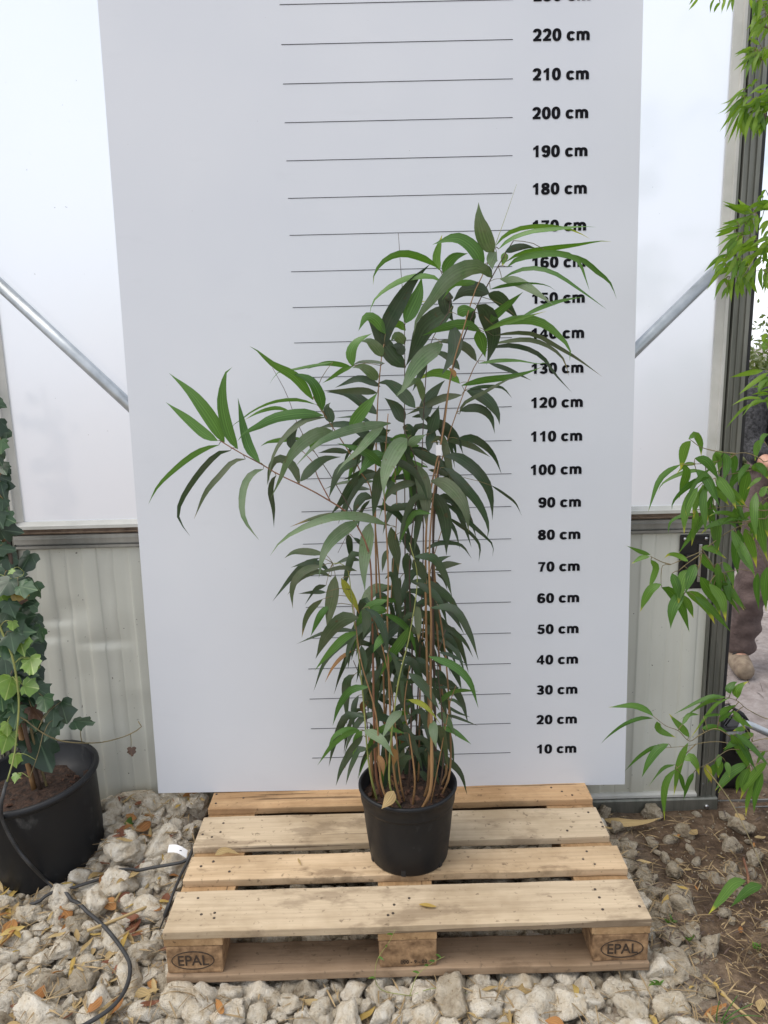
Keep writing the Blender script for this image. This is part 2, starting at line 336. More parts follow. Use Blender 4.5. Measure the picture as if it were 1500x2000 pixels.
def tube_data(pts, rad, sides=6, cap=True):
    V, Fc = [], []; n = len(pts); up = None
    for i, p in enumerate(pts):
        T = (pts[min(i+1, n-1)]-pts[max(i-1, 0)]).normalized()
        if up is None: up = T.orthogonal().normalized()
        up = (up-T*up.dot(T)).normalized(); b = T.cross(up)
        r = rad[i] if isinstance(rad, (list, tuple)) else rad
        for k in range(sides):
            a = 2*pi*k/sides; V.append(p+up*(r*cos(a))+b*(r*sin(a)))
    for i in range(n-1):
        for k in range(sides):
            Fc.append((i*sides+k, i*sides+(k+1) % sides, (i+1)*sides+(k+1) % sides, (i+1)*sides+k))
    if cap: Fc += [tuple(range(sides))[::-1], tuple(range((n-1)*sides, n*sides))]
    return V, Fc
def tube(name, pts, rad, mat, parent=None, sides=6):
    V, Fc = tube_data(pts, rad, sides); return mesh(name, V, Fc, mat, parent, smooth=True)
def join(parts):
    V, Fc = [], []
    for v, f in parts:
        o = len(V); V += list(v); Fc += [tuple(i+o for i in q) for q in f]
    return V, Fc
def box_data(x0, x1, y0, y1, z0, z1):
    V = [Vector(p) for p in ((x0, y0, z0), (x1, y0, z0), (x1, y1, z0), (x0, y1, z0), (x0, y0, z1), (x1, y0, z1), (x1, y1, z1), (x0, y1, z1))]
    return V, [(3, 2, 1, 0), (4, 5, 6, 7), (0, 1, 5, 4), (1, 2, 6, 5), (2, 3, 7, 6), (3, 0, 4, 7)]
def box(name, b, mat, parent=None, bev=0.0, jit=0.0, segs=None, cuts=0):
    """bevelled box centred on its own origin; jit roughens its edges"""
    x0, x1, y0, y1, z0, z1 = b; c = Vector(((x0+x1)/2, (y0+y1)/2, (z0+z1)/2))
    bm = bmesh.new(); bmesh.ops.create_cube(bm, size=1.0)
    bmesh.ops.scale(bm, vec=(x1-x0, y1-y0, z1-z0), verts=bm.verts)
    if cuts:
        ax = 0 if (x1-x0) > (y1-y0) else 1
        es = [e for e in bm.edges if abs((e.verts[0].co-e.verts[1].co)[ax]) > 1e-6]
        bmesh.ops.subdivide_edges(bm, edges=es, cuts=cuts, use_grid_fill=True)
    if jit:
        for v in bm.verts:
            v.co += noise.noise_vector((v.co+c)*9.0)*jit
    if bev: bmesh.ops.bevel(bm, geom=[e for e in bm.edges if e.calc_face_angle(0) > 0.6], offset=bev, segments=2, affect='EDGES', profile=0.6)
    me = bpy.data.meshes.new(name); bm.to_mesh(me); bm.free(); me.materials.append(M[mat])
    o = bpy.data.objects.new(name, me); link(o, parent)
    o.location = c - (parent_matrix(parent).translation if parent is not None else Vector())
    return o
def lathe(name, prof, mat, parent, center, sides=48, tilt=None):
    V, Fc = [], []
    for r, z in prof:
        for k in range(sides):
            a = 2*pi*k/sides; V.append(Vector((r*cos(a), r*sin(a), z)))
    n = len(prof)
    for i in range(n-1):
        for k in range(sides):
            Fc.append((i*sides+k, i*sides+(k+1) % sides, (i+1)*sides+(k+1) % sides, (i+1)*sides+k))
    if prof[0][0] > 1e-6: Fc.append(tuple(range(sides))[::-1])
    o = mesh(name, V, Fc, mat, parent, smooth=True, local=Matrix())
    o.location = Vector(center) - (parent_matrix(parent).translation if parent is not None else Vector())
    if tilt: o.rotation_euler = tilt
    return o

# ------------------------------------------------------------------ ground
def gh(x, y):
    """height of the ground"""
    z = -0.035
    z += 0.095*sm(-0.59, -0.70, x)*sm(0.15, 0.62, y)*(1-0.65*sm(-0.95, -1.05, x))
    z += 0.012*sm(-0.55, -0.9, x)
    z += 0.020*sm(0.60, 0.75, x)*sm(0.5, 0.1, y)
    return z
def gn(x, y):
    a = 0.012*noise.noise((x*5, y*5, 0)) + 0.006*noise.noise((x*17, y*17, 3)) + 0.003*noise.noise((x*50, y*50, 7))
    return a
def axis(lo, hi, f0, f1, fine):
    xs = []; v = f0
    while v <= f1+1e-9: xs.append(v); v += fine
    st = fine
    while xs[-1] < hi: st *= 1.35; xs.append(min(hi, xs[-1]+st))
    st = fine
    while xs[0] > lo: st *= 1.35; xs.insert(0, max(lo, xs[0]-st))
    return xs
gx, gy = axis(-400, 400, -1.7, 2.3, 0.0125), axis(-60, 600, -0.7, 2.3, 0.0125)
V = [(x, y, gh(x, y)+(gn(x, y) if abs(x) < 3 and abs(y) < 4 else 0)) for y in gy for x in gx]
nx = len(gx)
Fc = [(j*nx+i, j*nx+i+1, (j+1)*nx+i+1, (j+1)*nx+i) for j in range(len(gy)-1) for i in range(nx-1)]
ground = mesh('ground', V, Fc, 'ground', smooth=True); tag(ground, kind='structure')
ground['label'] = 'bare earthy ground under the white stones and past the door'

# ------------------------------------------------------------------ stones of the gravel bed
def stone_mesh(seed, sub=4):
    rs = random.Random(seed); bm = bmesh.new(); bmesh.ops.create_icosphere(bm, subdivisions=sub, radius=1.0)
    planes = [(Vector((rs.gauss(0, 1), rs.gauss(0, 1), rs.gauss(0, 1))).normalized(), rs.uniform(0.50, 0.80)) for _ in range(12)]
    sc = Vector((1.0, rs.uniform(0.62, 0.9), rs.uniform(0.5, 0.75))); off = Vector((seed*7.1, seed*3.3, 0))
    for v in bm.verts:
        d = v.co.normalized(); r = 1.0
        for n_, h in planes:
            k = d.dot(n_)
            if k > 0.01: r = min(r, h/k)
        r *= 1.18+0.22*noise.noise(d*1.5+off)+0.10*noise.noise(d*4.0+off)+0.06*noise.noise(d*9+off)+0.035*noise.noise(d*19+off)-0.05*max(0, noise.noise(d*7+off*2)-0.15)
        v.co = Vector((d.x*sc.x, d.y*sc.y, d.z*sc.z))*r
    me = bpy.data.meshes.new('stone'); bm.to_mesh(me); bm.free()
    me.polygons.foreach_set('use_smooth', [True]*len(me.polygons)); return me
stones_a = [stone_mesh(s) for s in range(14)]; stones_b = [m_.copy() for m_ in stones_a]
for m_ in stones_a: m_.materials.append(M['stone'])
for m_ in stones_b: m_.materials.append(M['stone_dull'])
IVYPOT = Vector((-1.082, 0.49, -0.01))
placed = []; cells = {}
def try_stone(x, y, r, fac, top=None):
    ci, cj = int(math.floor(x/0.12)), int(math.floor(y/0.12))
    for a in range(ci-1, ci+2):
        for b in range(cj-1, cj+2):
            for (x2, y2, r2) in cells.get((a, b), ()):
                if (x-x2)**2+(y-y2)**2 < (fac*(r+r2))**2: return False
    cells.setdefault((ci, cj), []).append((x, y, r)); return True
rs = random.Random(11); recs = []
def under(x, y): return -0.62 < x < 0.62 and -0.015 < y < 0.83
def dens(x, y):
    if y > 0.69: return 0
    if x < -0.6: return 1
    if under(x, y): return 1 if x < 0.55 else 0.6
    if y < -0.01: return 1.0-0.975*sm(0.50, 0.72, x)
    return 0.55-0.53*sm(0.62, 0.76, x)
for (r0, r1, n, fac) in ((0.044, 0.058, 420, 0.74), (0.030, 0.044, 5000, 0.68), (0.019, 0.030, 12000, 0.64), (0.011, 0.018, 12000, 0.60)):
    for _ in range(n):
        x, y = rs.uniform(-1.75, 1.45), rs.uniform(-0.65, 0.70); r = rs.uniform(r0, r1)
        if rs.random() > dens(x, y): continue
        if (x-IVYPOT.x)**2+(y-IVYPOT.y)**2 < (0.145+r*0.5)**2: continue
        if not try_stone(x, y, r, fac): continue
        z = gh(x, y)+r*rs.uniform(0.05, 0.45)
        if under(x, y) or (abs(x) < 0.66 and abs(y) < 0.03): z = min(z, -r*0.80)
        recs.append((x, y, z, r))
# a few placed stones that the photograph shows beside the pallet
for px, py, r in ((1290, 1880, 0.047), (1330, 1890, 0.022), (1268, 1770, 0.030), (1263, 1730, 0.032), (1220, 1640, 0.026), (1300, 1660, 0.022), (1315, 1690, 0.03), (1360, 1670, 0.022),
                  (1340, 1612, 0.030), (1310, 1625, 0.026), (1300, 1770, 0.027), (1350, 1645, 0.02), (1395, 1700, 0.024), (1360, 1890, 0.02), (1385, 1930, 0.026), (1228, 1660, 0.03), (1415, 1775, 0.02),
                  (1420, 1580, 0.022), (1260, 1700, 0.027), (345, 1575, 0.045), (385, 1565, 0.028), (290, 1590, 0.036), (240, 1650, 0.055), (268, 1590, 0.03)):
    P = WZ(px, py, 0.0)
    if px < 500: P = W(px, py, 0.62 if px > 260 and py < 1600 else 0.42)
    else: P.z = gh(P.x, P.y)+r*0.3
    try_stone(P.x, P.y, r, 0.1); recs.append((P.x, P.y, P.z, r))
def seen(rc):
    u, v = toPx(Vector(rc[:3])); k = rc[3]/depth(Vector(rc[:3]))
    if not (-20 < u < 1520 and 1500 < v < 2020): return 0
    if under(rc[0], rc[1]) and rc[1] > 0.3: return k*0.1
    return k
recs.sort(key=lambda rc: -seen(rc))
SV, SF = [], []
low = stone_mesh(99, 2); lowV = [v.co.copy() for v in low.vertices]; lowF = [tuple(p.vertices) for p in low.polygons]
low_sets = []
for s in range(6):
    m_ = stone_mesh(50+s, 2); low_sets.append(([v.co.copy() for v in m_.vertices], [tuple(p.vertices) for p in m_.polygons]))
SD = ([], [])
for i, (x, y, z, r) in enumerate(recs):
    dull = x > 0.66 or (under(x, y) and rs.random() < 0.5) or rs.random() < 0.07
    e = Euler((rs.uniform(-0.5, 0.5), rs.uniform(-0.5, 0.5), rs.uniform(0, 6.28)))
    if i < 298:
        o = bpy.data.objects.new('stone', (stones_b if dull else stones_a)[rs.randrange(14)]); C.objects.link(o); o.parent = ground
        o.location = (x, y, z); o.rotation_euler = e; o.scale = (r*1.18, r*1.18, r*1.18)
    else:
        Vs, Fs = low_sets[rs.randrange(6)]; q = e.to_matrix()*(r*1.15); T = Vector((x, y, z))
        (vv, ff) = SD if dull else (SV, SF); o_ = len(vv)
        vv += [q @ v + T for v in Vs]; ff += [tuple(k+o_ for k in f) for f in Fs]
g1 = mesh('small_stones', SV, SF, 'stone_small', ground, smooth=True); tag(g1, kind='stuff')
g2 = mesh('earthy_pebbles', SD[0], SD[1], 'dull_small', ground, smooth=True); tag(g2, kind='stuff')

def surf(x, y):
    """rough top of what lies at x, y"""
    z = gh(x, y)+0.008
    ci, cj = int(math.floor(x/0.12)), int(math.floor(y/0.12))
    for (X, Y, Z, R) in near.get((ci, cj), ()):
        d2 = (x-X)**2+(y-Y)**2
        if d2 < R*R: z = max(z, Z+0.62*R*sqrt(max(0, 1-d2/(R*R))))
    return z
near = {}
for rc in recs:
    ci, cj = int(math.floor(rc[0]/0.12)), int(math.floor(rc[1]/0.12))
    for a in range(ci-1, ci+2):
        for b in range(cj-1, cj+2): near.setdefault((a, b), []).append(rc)

# ------------------------------------------------------------------ greenhouse door and wall
def profile_bar(name, prof, a, b, mat, parent, axis_='z'):
    """extrude a closed profile; axis z: profile in x,y; axis x: profile in z,y"""
    V = []
    for e in (a, b):
        for p, q in prof: V.append(Vector((p, q, e)) if axis_ == 'z' else Vector((e, q, p)))
    n = len(prof); Fc = [(k, (k+1) % n, n+(k+1) % n, n+k) for k in range(n)] + [tuple(range(n))[::-1], tuple(range(n, 2*n))]
    o = mesh(name, V, Fc, mat, parent)
    bm = bmesh.new(); bm.from_mesh(o.data); bmesh.ops.recalc_face_normals(bm, faces=bm.faces); bm.to_mesh(o.data); bm.free()
    return o
def rib_panel(name, x0, x1, z0, z1, y, parent, dents):
    PD = 0.149; marks = set(x0+(x1-x0)*k/80 for k in range(81))
    k = math.floor((x0+1.146)/PD)-1
    while -1.146+k*PD < x1+PD:
        b_ = -1.146+k*PD
        for o_ in (-.0035, 0, .0035, .0435, .047, .0505, .094, .0965, .099, .0015, .0485): marks.add(b_+o_)
        k += 1
    xs = sorted(x for x in marks if x0 <= x <= x1); xs = [x for q, x in enumerate(xs) if q == 0 or x-xs[q-1] > 2e-4]
    zs = [z0+(z1-z0)*k/110 for k in range(111)]
    def prof(x):
        ph = (x+1.146) % PD                     # a raised strip, a flat, and a fine groove in the flat
        if ph > PD-.004: ph -= PD
        t = 0.0050*(sm(-.0035, .0035, ph)-sm(.0435, .0505, ph))
        if abs(ph-.0965) < .0024: t -= 0.0016*(1-abs(ph-.0965)/.0025)
        return t
    V = []
    for z in zs:
        for x in xs:
            d = 0.0006*noise.noise((x*6, z*4, 1))
            for (cx, cz, wx, wz, dp, cr_) in dents:
                u, v = (x-cx)/wx, (z-cz)/wz
                if cr_: d += dp*exp(-u*u)*(exp(-abs(v)) if v > 0 else exp(-(v*3.2)**2))
                else: d += dp*exp(-u*u-v*v)
            V.append(Vector((x, y-prof(x)+d, z)))
    nx_ = len(xs); Fc = [(j*nx_+i, j*nx_+i+1, (j+1)*nx_+i+1, (j+1)*nx_+i) for j in range(110) for i in range(nx_-1)]
    b = len(V); V += [Vector((x0, y+0.035, z0)), Vector((x1, y+0.035, z0)), Vector((x1, y+0.035, z1)), Vector((x0, y+0.035, z1))]
    Fc.append((b+3, b+2, b+1, b))
    return mesh(name, V, Fc, 'panel', parent, smooth=True)
def door_leaf(root, x0, x1, dents, ztop=2.72, braces=None, seal=True):
    """x0, x1: outer edges of the stiles"""
    y = 0.72
    def stile(name, xa, s):
        pr = [(0, 0.045), (0, -0.002), (0.012, -0.002), (0.012, 0.004), (0.030, 0.004), (0.030, -0.003), (0.0325, -0.003), (0.0325, 0.002), (0.048, 0.002), (0.048, -0.006),
              (0.052, -0.006), (0.052, 0.010), (0.058, 0.010), (0.058, -0.002), (0.064, -0.002), (0.064, 0.045)]
        return profile_bar(name, [(xa+s*p, y+q) for p, q in pr], -0.03, ztop, 'alu_dark', root)
    stile('stile', x1, -1); stile('stile', x0, 1)
    xi0, xi1 = x0+0.0645, x1-0.0645
    # bottom rail, mid rail, top rail
    profile_bar('bottom_rail', [(-0.048, y-0.014), (0.006, y-0.014), (0.010, y-0.008), (0.010, y+0.05), (-0.048, y+0.05)], x0-0.003, x1+0.003, 'alu_dark', root, 'x')
    profile_bar('mid_rail', [(0.938, y+0.04), (0.938, y+0.002), (0.942, y-0.004), (0.950, y-0.004), (0.951, y+0.006), (0.956, y+0.006), (0.957, y-0.006), (0.972, y-0.006), (0.9725, y-0.010), (0.9745, y-0.010), (0.975, y-0.006), (0.984, y-0.006), (0.985, y+0.04)], xi0, xi1, 'alu', root, 'x')
    profile_bar('rail_groove', [(0.9855, y+0.04), (0.9855, y+0.004), (0.990, y+0.004), (0.9905, y-0.003), (0.993, y-0.003), (0.9935, y+0.006), (1.003, y+0.006), (1.003, y+0.04)], xi0, xi1, 'bead_brown', root, 'x')
    profile_bar('top_rail', [(ztop-0.09, y+0.045), (ztop-0.09, y-0.004), (ztop+0.002, y-0.004), (ztop+0.002, y+0.045)], x0-0.002, x1+0.002, 'alu', root, 'x')
    # glazing bead round the pane
    zb0, zb1 = 1.0035, ztop-0.0905
    profile_bar('glazing_bead', [(zb0, y+0.03), (zb0, y-0.002), (zb0+0.010, y-0.002), (zb0+0.011, y+0.004), (zb0+0.022, y+0.012), (zb0+0.022, y+0.03)], xi0, xi1, 'bead', root, 'x')
    profile_bar('glazing_bead', [(zb1, y+0.03), (zb1, y-0.002), (zb1-0.022, y+0.012), (zb1-0.022, y+0.03)], xi0, xi1, 'bead', root, 'x')
    for xa, s in ((xi0, 1), (xi1, -1)):
        profile_bar('glazing_bead', [(xa, y+0.03), (xa, y-0.002), (xa+s*0.008, y-0.002), (xa+s*0.009, y+0.006), (xa+s*0.030, y+0.013), (xa+s*0.030, y+0.03)], zb0+0.0225, zb1-0.0225, 'bead', root)
    pv, pf = box_data(xi0+0.02, xi1-0.02, y+0.020, y+0.024, zb0+0.012, zb1-0.012)
    mesh('pane', pv[:], [(0, 1, 5, 4)], 'pane', root)
    rib_panel('lower_panel', xi0-0.004, xi1+0.004, 0.0105, 0.9375, y+0.016, root, dents)
    pr = [(0.0115, y+0.03), (0.0115, y-0.003), (0.020, y-0.003), (0.024, y+0.006), (0.024, y+0.03)]
    profile_bar('panel_trim', pr, xi0, xi1, 'bead', root, 'x')
    if seal:
        box('rubber_seal', (x1+0.0003, x1+0.013, y+0.004, y+0.05, -0.03, ztop), 'rubber', root)
    for (a, b) in (braces or ()):
        tube('brace', [Vector(a), (Vector(a)+Vector(b))/2, Vector(b)], 0.018, 'galv', root, 12)
door = empty('greenhouse_door', (-0.09, 0.72, -0.045), 'wide greenhouse door behind the measuring board, pale panes over dented grey-green panel', 'door')
dents = [(-0.955, 0.617, 0.07, 0.05, 0.012, True), (-1.10, 0.695, 0.05, 0.045, 0.009, True), (-0.99, 0.64, 0.09, 0.06, -0.006, False), (-1.15, 0.64, 0.06, 0.05, 0.010, True),
         (-1.04, 0.73, 0.06, 0.035, 0.006, False), (-0.90, 0.72, 0.09, 0.05, -0.003, False), (-1.02, 0.50, 0.05, 0.04, 0.003, False), (-0.86, 0.45, 0.08, 0.03, -0.002, False), (0.9, 0.35, 0.08, 0.1, 0.002, False)]
door_leaf(door, -1.262, 1.080, dents, braces=(((-1.185, 0.703, 1.792), (-0.43, 0.703, 1.012)), ((1.005, 0.703, 1.772), (0.24, 0.703, 1.028))))
# latch plate
lp = box('latch_plate', (0.914, 1.008, 0.727, 0.7345, 0.750, 0.930), 'blackmetal', door, bev=0.004)
for sx, sz in ((0.928, 0.917), (0.996, 0.917), (0.994, 0.764), (0.928, 0.764)):
    tube('screw', [Vector((sx, 0.7272, sz)), Vector((sx, 0.7225, sz))], 0.006, 'steel', lp, 10)
box('latch_bolt', (0.972, 0.982, 0.718, 0.7265, 0.775, 0.900), 'steel', lp, bev=0.002)
box('latch_lever', (0.930, 0.962, 0.712, 0.7265, 0.815, 0.868), 'blackmetal', lp, bev=0.004)
tube('screw', [Vector((1.045, 0.708, -0.018)), Vector((1.045, 0.699, -0.018))], 0.007, 'steel', door, 8)
tube('screw', [Vector((1.035, 0.728, 0.055)), Vector((1.035, 0.720, 0.055))], 0.005, 'steel', door, 8)
wall = empty('greenhouse_wall', (-2.4, 0.74, -0.045), 'fixed greenhouse wall bay past the ivy, next to the door', 'wall')
door_leaf(wall, -3.6, -1.272, [], seal=False)
trk = profile_bar('door_track', [(-0.052, 0.716), (-0.034, 0.716), (-0.034, 0.722), (-0.044, 0.724), (-0.044, 0.745), (-0.028, 0.747), (-0.028, 0.754), (-0.052, 0.754)], 1.086, 3.6, 'alu', None, 'x')
tag(trk, 'pale metal floor track running out from the door foot over the soil', 'track')

# ------------------------------------------------------------------ measuring board
BO = Vector((0.0, 0.6032, 0.1563)); BT, BYAW = 0.03717, 0.00225
board = empty('height_board', BO, 'tall white board printed with black height marks in centimetres, standing on the pallet', 'board', rot=(-BT, 0, BYAW))
bmw = parent_matrix(board)
def onb(x, s, y=0.0): return bmw @ Vector((x, y, s))
zl, zr = -0.0065, -0.0215
V = [onb(-0.779, zl), onb(0.728, zr), onb(0.712, 2.62), onb(-0.771, 2.62), onb(-0.779, zl, 0.006), onb(0.728, zr, 0.006), onb(0.712, 2.62, 0.006), onb(-0.771, 2.62, 0.006)]
panel = mesh('panel', V, [(0, 1, 2, 3), (7, 6, 5, 4), (0, 4, 5, 1), (1, 5, 6, 2), (2, 6, 7, 3), (3, 7, 4, 0)], 'board', board)
XL, XR = -0.2788, 0.3572
def text_mesh(name, body, size, bold, sx, mat, align='RIGHT', space=1.0):
    cu = bpy.data.curves.new(name, 'FONT'); cu.body = body; cu.size = size; cu.offset = bold; cu.align_x = align; cu.space_character = space
    cu.resolution_u = 6; cu.fill_mode = 'BOTH'; cu.extrude = 0.0004
    o = bpy.data.objects.new(name, cu); C.objects.link(o)
    dg = bpy.context.evaluated_depsgraph_get(); me = bpy.data.meshes.new_from_object(o.evaluated_get(dg))
    bpy.data.objects.remove(o); bpy.data.curves.remove(cu)
    for v in me.vertices: v.co.x *= sx
    me.materials.clear(); me.materials.append(M[mat]); return me
PEN = (0.153, 0.118)
def stroke(pts, closed=False):
    """ribbon left by a flat oval pen drawn along pts"""
    P = [Vector((x, y)) for x, y in pts]; n = len(P); V = []; Fc = []
    for i in range(n):
        a, b = (P[i-1], P[(i+1) % n]) if closed else (P[max(i-1, 0)], P[min(i+1, n-1)])
        d = (b-a).normalized(); nn = Vector((-d.y, d.x)); L = sqrt((PEN[0]*nn.x)**2+(PEN[1]*nn.y)**2)
        o_ = Vector((PEN[0]**2*nn.x, PEN[1]**2*nn.y))/L; V += [P[i]-o_, P[i]+o_]
    for i in range(n if closed else n-1):
        j = (i+1) % n; Fc.append((2*i, 2*j, 2*j+1, 2*i+1))
    return [(v.x, v.y) for v in V], Fc
def arc(cx, cy, rx, ry, a0, a1, n=18, p=2.35):
    o_ = []
    for k in range(n+1):
        a = radians(a0+(a1-a0)*k/n); c, s_ = cos(a), sin(a)
        o_.append((cx+rx*math.copysign(abs(c)**(2/p), c), cy+ry*math.copysign(abs(s_)**(2/p), s_)))
    return o_
def poly(*pts): return list(pts), [tuple(range(len(pts)))]
GL = {
 '0': (0.77, [stroke(arc(.385, .5, .253, .415, 0, 360, 32)[:-1], True)]),
 '1': (0.77, [poly((.33, 0), (.60, 0), (.60, 1.01), (.38, 1.01), (.33, .9)), poly((.10, .60), (.33, .68), (.38, 1.01), (.26, .88), (.10, .80))]),
 '2': (0.77, [stroke(arc(.375, .68, .24, .235, 172, -20, 16)+[(.50, .42), (.34, .27), (.20, .10)]), poly((.02, 0), (.75, 0), (.75, .20), (.02, .20))]),
 '3': (0.77, [stroke(arc(.36, .735, .225, .175, 165, -90, 14)+[(.28, .56)]), stroke([(.28, .53)]+arc(.36, .28, .25, .19, 90, -165, 14))]),
 '4': (0.80, [poly((.42, 0), (.68, 0), (.68, 1.01), (.45, 1.01), (.42, .95)), poly((0, .20), (.80, .20), (.80, .39), (0, .39)), poly((0, .33), (.0, .42), (.45, 1.01), (.45, .72), (.20, .37))]),
 '5': (0.77, [poly((.14, .80), (.70, .80), (.70, 1.0), (.14, 1.0)), poly((.14, .99), (.32, .99), (.28, .52), (.05, .47)), stroke([(.18, .53)]+arc(.36, .33, .255, .235, 110, -165, 16))]),
 '6': (0.78, [stroke(arc(.39, .315, .255, .22, 0, 360, 26)[:-1], True), stroke(arc(.40, .52, .268, .395, 35, 205, 18))]),
 '7': (0.77, [poly((.03, .79), (.75, .79), (.75, .99), (.03, .99)), poly((.75, .85), (.55, .50), (.46, 0), (.19, 0), (.28, .45), (.46, .80))]),
 '8': (0.78, [stroke(arc(.39, .745, .225, .165, 0, 360, 24)[:-1], True), stroke(arc(.39, .28, .255, .19, 0, 360, 24)[:-1], True)]),
 '9': (0.78, [stroke(arc(.39, .685, .255, .22, 0, 360, 26)[:-1], True), stroke(arc(.38, .48, .268, .395, 215, 385, 18))]),
 'c': (0.76, [stroke(arc(.40, .37, .265, .285, 38, 322, 22))]),
 'm': (1.16, [poly((.02, 0), (.28, 0), (.28, .75), (.02, .75)), stroke(arc(.30, .43, .16, .235, 175, 0, 12)+[(.46, .2), (.46, 0)]), stroke(arc(.74, .43, .285, .235, 150, 0, 12)+[(1.02, .2), (1.02, 0)]), poly((.455, 0), (.715, 0), (.715, .50), (.455, .50))])}
GL['m'] = (1.16, [poly((.0, 0), (.255, 0), (.255, .75), (.0, .75)), stroke(arc(.345, .40, .235, .255, 150, 0, 14)+[(.58, .2), (.58, 0)]), stroke(arc(.80, .40, .230, .255, 165, 0, 14)+[(1.03, .2), (1.03, 0)])])
def number_mesh(body, cap):
    V, Fc, x = [], [], 0.0
    for ch in body:
        if ch == ' ': x += 0.40; continue
        wd, parts = GL[ch]
        for q, (pv, pf) in enumerate(parts):
            o_ = len(V); V += [((x+a)*cap, b*cap, 0.0004+0.00006*q) for a, b in pv]; Fc += [tuple(i+o_ for i in f) for f in pf]
        x += wd+0.105
    tot = (x-0.105)*cap; V = [(a-tot, b, c) for a, b, c in V]
    me = bpy.data.meshes.new('height_number'); me.from_pydata(V, [], Fc); me.materials.append(M['ink']); me.update(); return me
for k in range(1, 26):
    s = k*0.1; x0 = XL
    V = [onb(x0, s-0.0007, -0.0008), onb(XR, s-0.0007, -0.0008), onb(XR, s+0.0007, -0.0008), onb(x0, s+0.0007, -0.0008)]
    V += [onb(x0, s-0.0007, 0.0002), onb(XR, s-0.0007, 0.0002), onb(XR, s+0.0007, 0.0002), onb(x0, s+0.0007, 0.0002)]
    mesh('height_line', V, [(0, 1, 2, 3), (0, 4, 5, 1), (3, 2, 6, 7), (0, 3, 7, 4), (1, 5, 6, 2)], 'ink', board)
    me = number_mesh('%d cm' % (k*10), 0.0308)
    o = bpy.data.objects.new('height_number', me); link(o, board)
    o.location = (0.568, -0.0007, s-0.006); o.rotation_euler = (pi/2, 0, 0)

# ------------------------------------------------------------------ pallet
pal = empty('wooden_pallet', (0, 0.4, 0), 'wooden pallet with gaps between its planks, lying on white stones under the potted bamboo', 'pallet')
tops = [(0, 0.145, 'wood_grey'), (0.186, 0.286, 'wood'), (0.3275, 0.4725, 'wood_grey'), (0.514, 0.594, 'wood_raw'), (0.655, 0.7, 'wood')]
tops[3] = (0.514, 0.614, 'wood_raw'); tops[4] = (0.655, 0.700, 'wood')
rp = random.Random(5)
for i, (a, b, mt) in enumerate(tops):
    dx = rp.uniform(-0.004, 0.004)
    t_ = 0.144
    pk = box('top_plank', (-0.6+dx, 0.6+dx, a, b, 0.1225, t_), mt, pal, bev=0.0025, jit=0.0016, cuts=40)
    pk.rotation_euler = (0, rp.uniform(-0.001, 0.001), rp.uniform(-0.002, 0.002))
    for cx in (-0.535, 0.0, 0.535):
        for q in range(4 if b-a > 0.12 else 3):
            nx_, ny_ = cx+rp.uniform(-0.06, 0.06), a+(b-a)*(0.18+0.64*((q*0.37+rp.random()*0.25) % 1))
            V, Fc = tube_data([Vector((nx_, ny_, t_-0.003)), Vector((nx_, ny_, t_+0.0012))], 0.0036, 7)
            mesh('nail', V, Fc, 'nail', pk)
for cx, hw in ((-0.5275, 0.0725), (0, 0.0725), (0.5275, 0.0725)):
    box('stringer_board', (cx-hw, cx+hw, 0.003, 0.70, 0.1005, 0.1223), 'wood_y', pal, bev=0.002, jit=0.001, cuts=12)
BLK = []
for cx, hw in ((-0.5275, 0.0700), (0, 0.0715), (0.5275, 0.0700)):
    for cy in (0.0525, 0.40, 0.648):
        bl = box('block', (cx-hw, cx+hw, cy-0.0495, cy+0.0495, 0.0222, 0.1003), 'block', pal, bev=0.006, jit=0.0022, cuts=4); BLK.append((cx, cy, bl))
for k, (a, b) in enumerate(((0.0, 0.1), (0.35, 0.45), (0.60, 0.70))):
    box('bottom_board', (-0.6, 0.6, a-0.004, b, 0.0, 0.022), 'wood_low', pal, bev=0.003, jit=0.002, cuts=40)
def stamp(bl, body, size, x, z, oval=None, sx=1.0, bold=0.0003):
    me = text_mesh('burned_mark', body, size, bold, sx, 'burn', 'CENTER')
    inv = bl.location+pal.location
    parts = ([v.co.copy() for v in me.vertices], [tuple(p.vertices) for p in me.polygons])
    V = [Vector((x+v.x, 0.0019-v.z, z+v.y)) for v in parts[0]]; Fc = parts[1]
    if oval:
        n = 40; o_ = len(V)
        for k in range(n):
            a = 2*pi*k/n
            for rr in (1.0, 1.04):
                for yy in (0.0014, 0.0034): V.append(Vector((x+cos(a)*oval[0]*rr, yy, z+oval[2]+sin(a)*oval[1]*(rr if rr == 1.0 else 1.08))))
        for k in range(n):
            j = (k+1) % n; q, p_ = o_+4*k, o_+4*j
            Fc.append((q, p_, p_+2, q+2)); Fc.append((q, q+1, p_+1, p_)); Fc.append((q+2, p_+2, p_+3, q+3))
    me2 = mesh('burned_mark', V, Fc, 'burn', bl, local=Matrix.Translation(inv)); return me2
for cx, cy, bl in BLK:
    if cy > 0.1: continue
    if cx < -0.2: stamp(bl, 'EPAL', 0.040, cx-0.004, 0.046, (0.051, 0.024, 0.0135), 0.9)
    elif cx > 0.2: stamp(bl, 'EPAL', 0.040, cx+0.004, 0.046, (0.051, 0.024, 0.0135), 0.9)
    else: stamp(bl, '000 - 9 - 02', 0.014, 0.015, 0.034, None, 1.0, 0.0002)
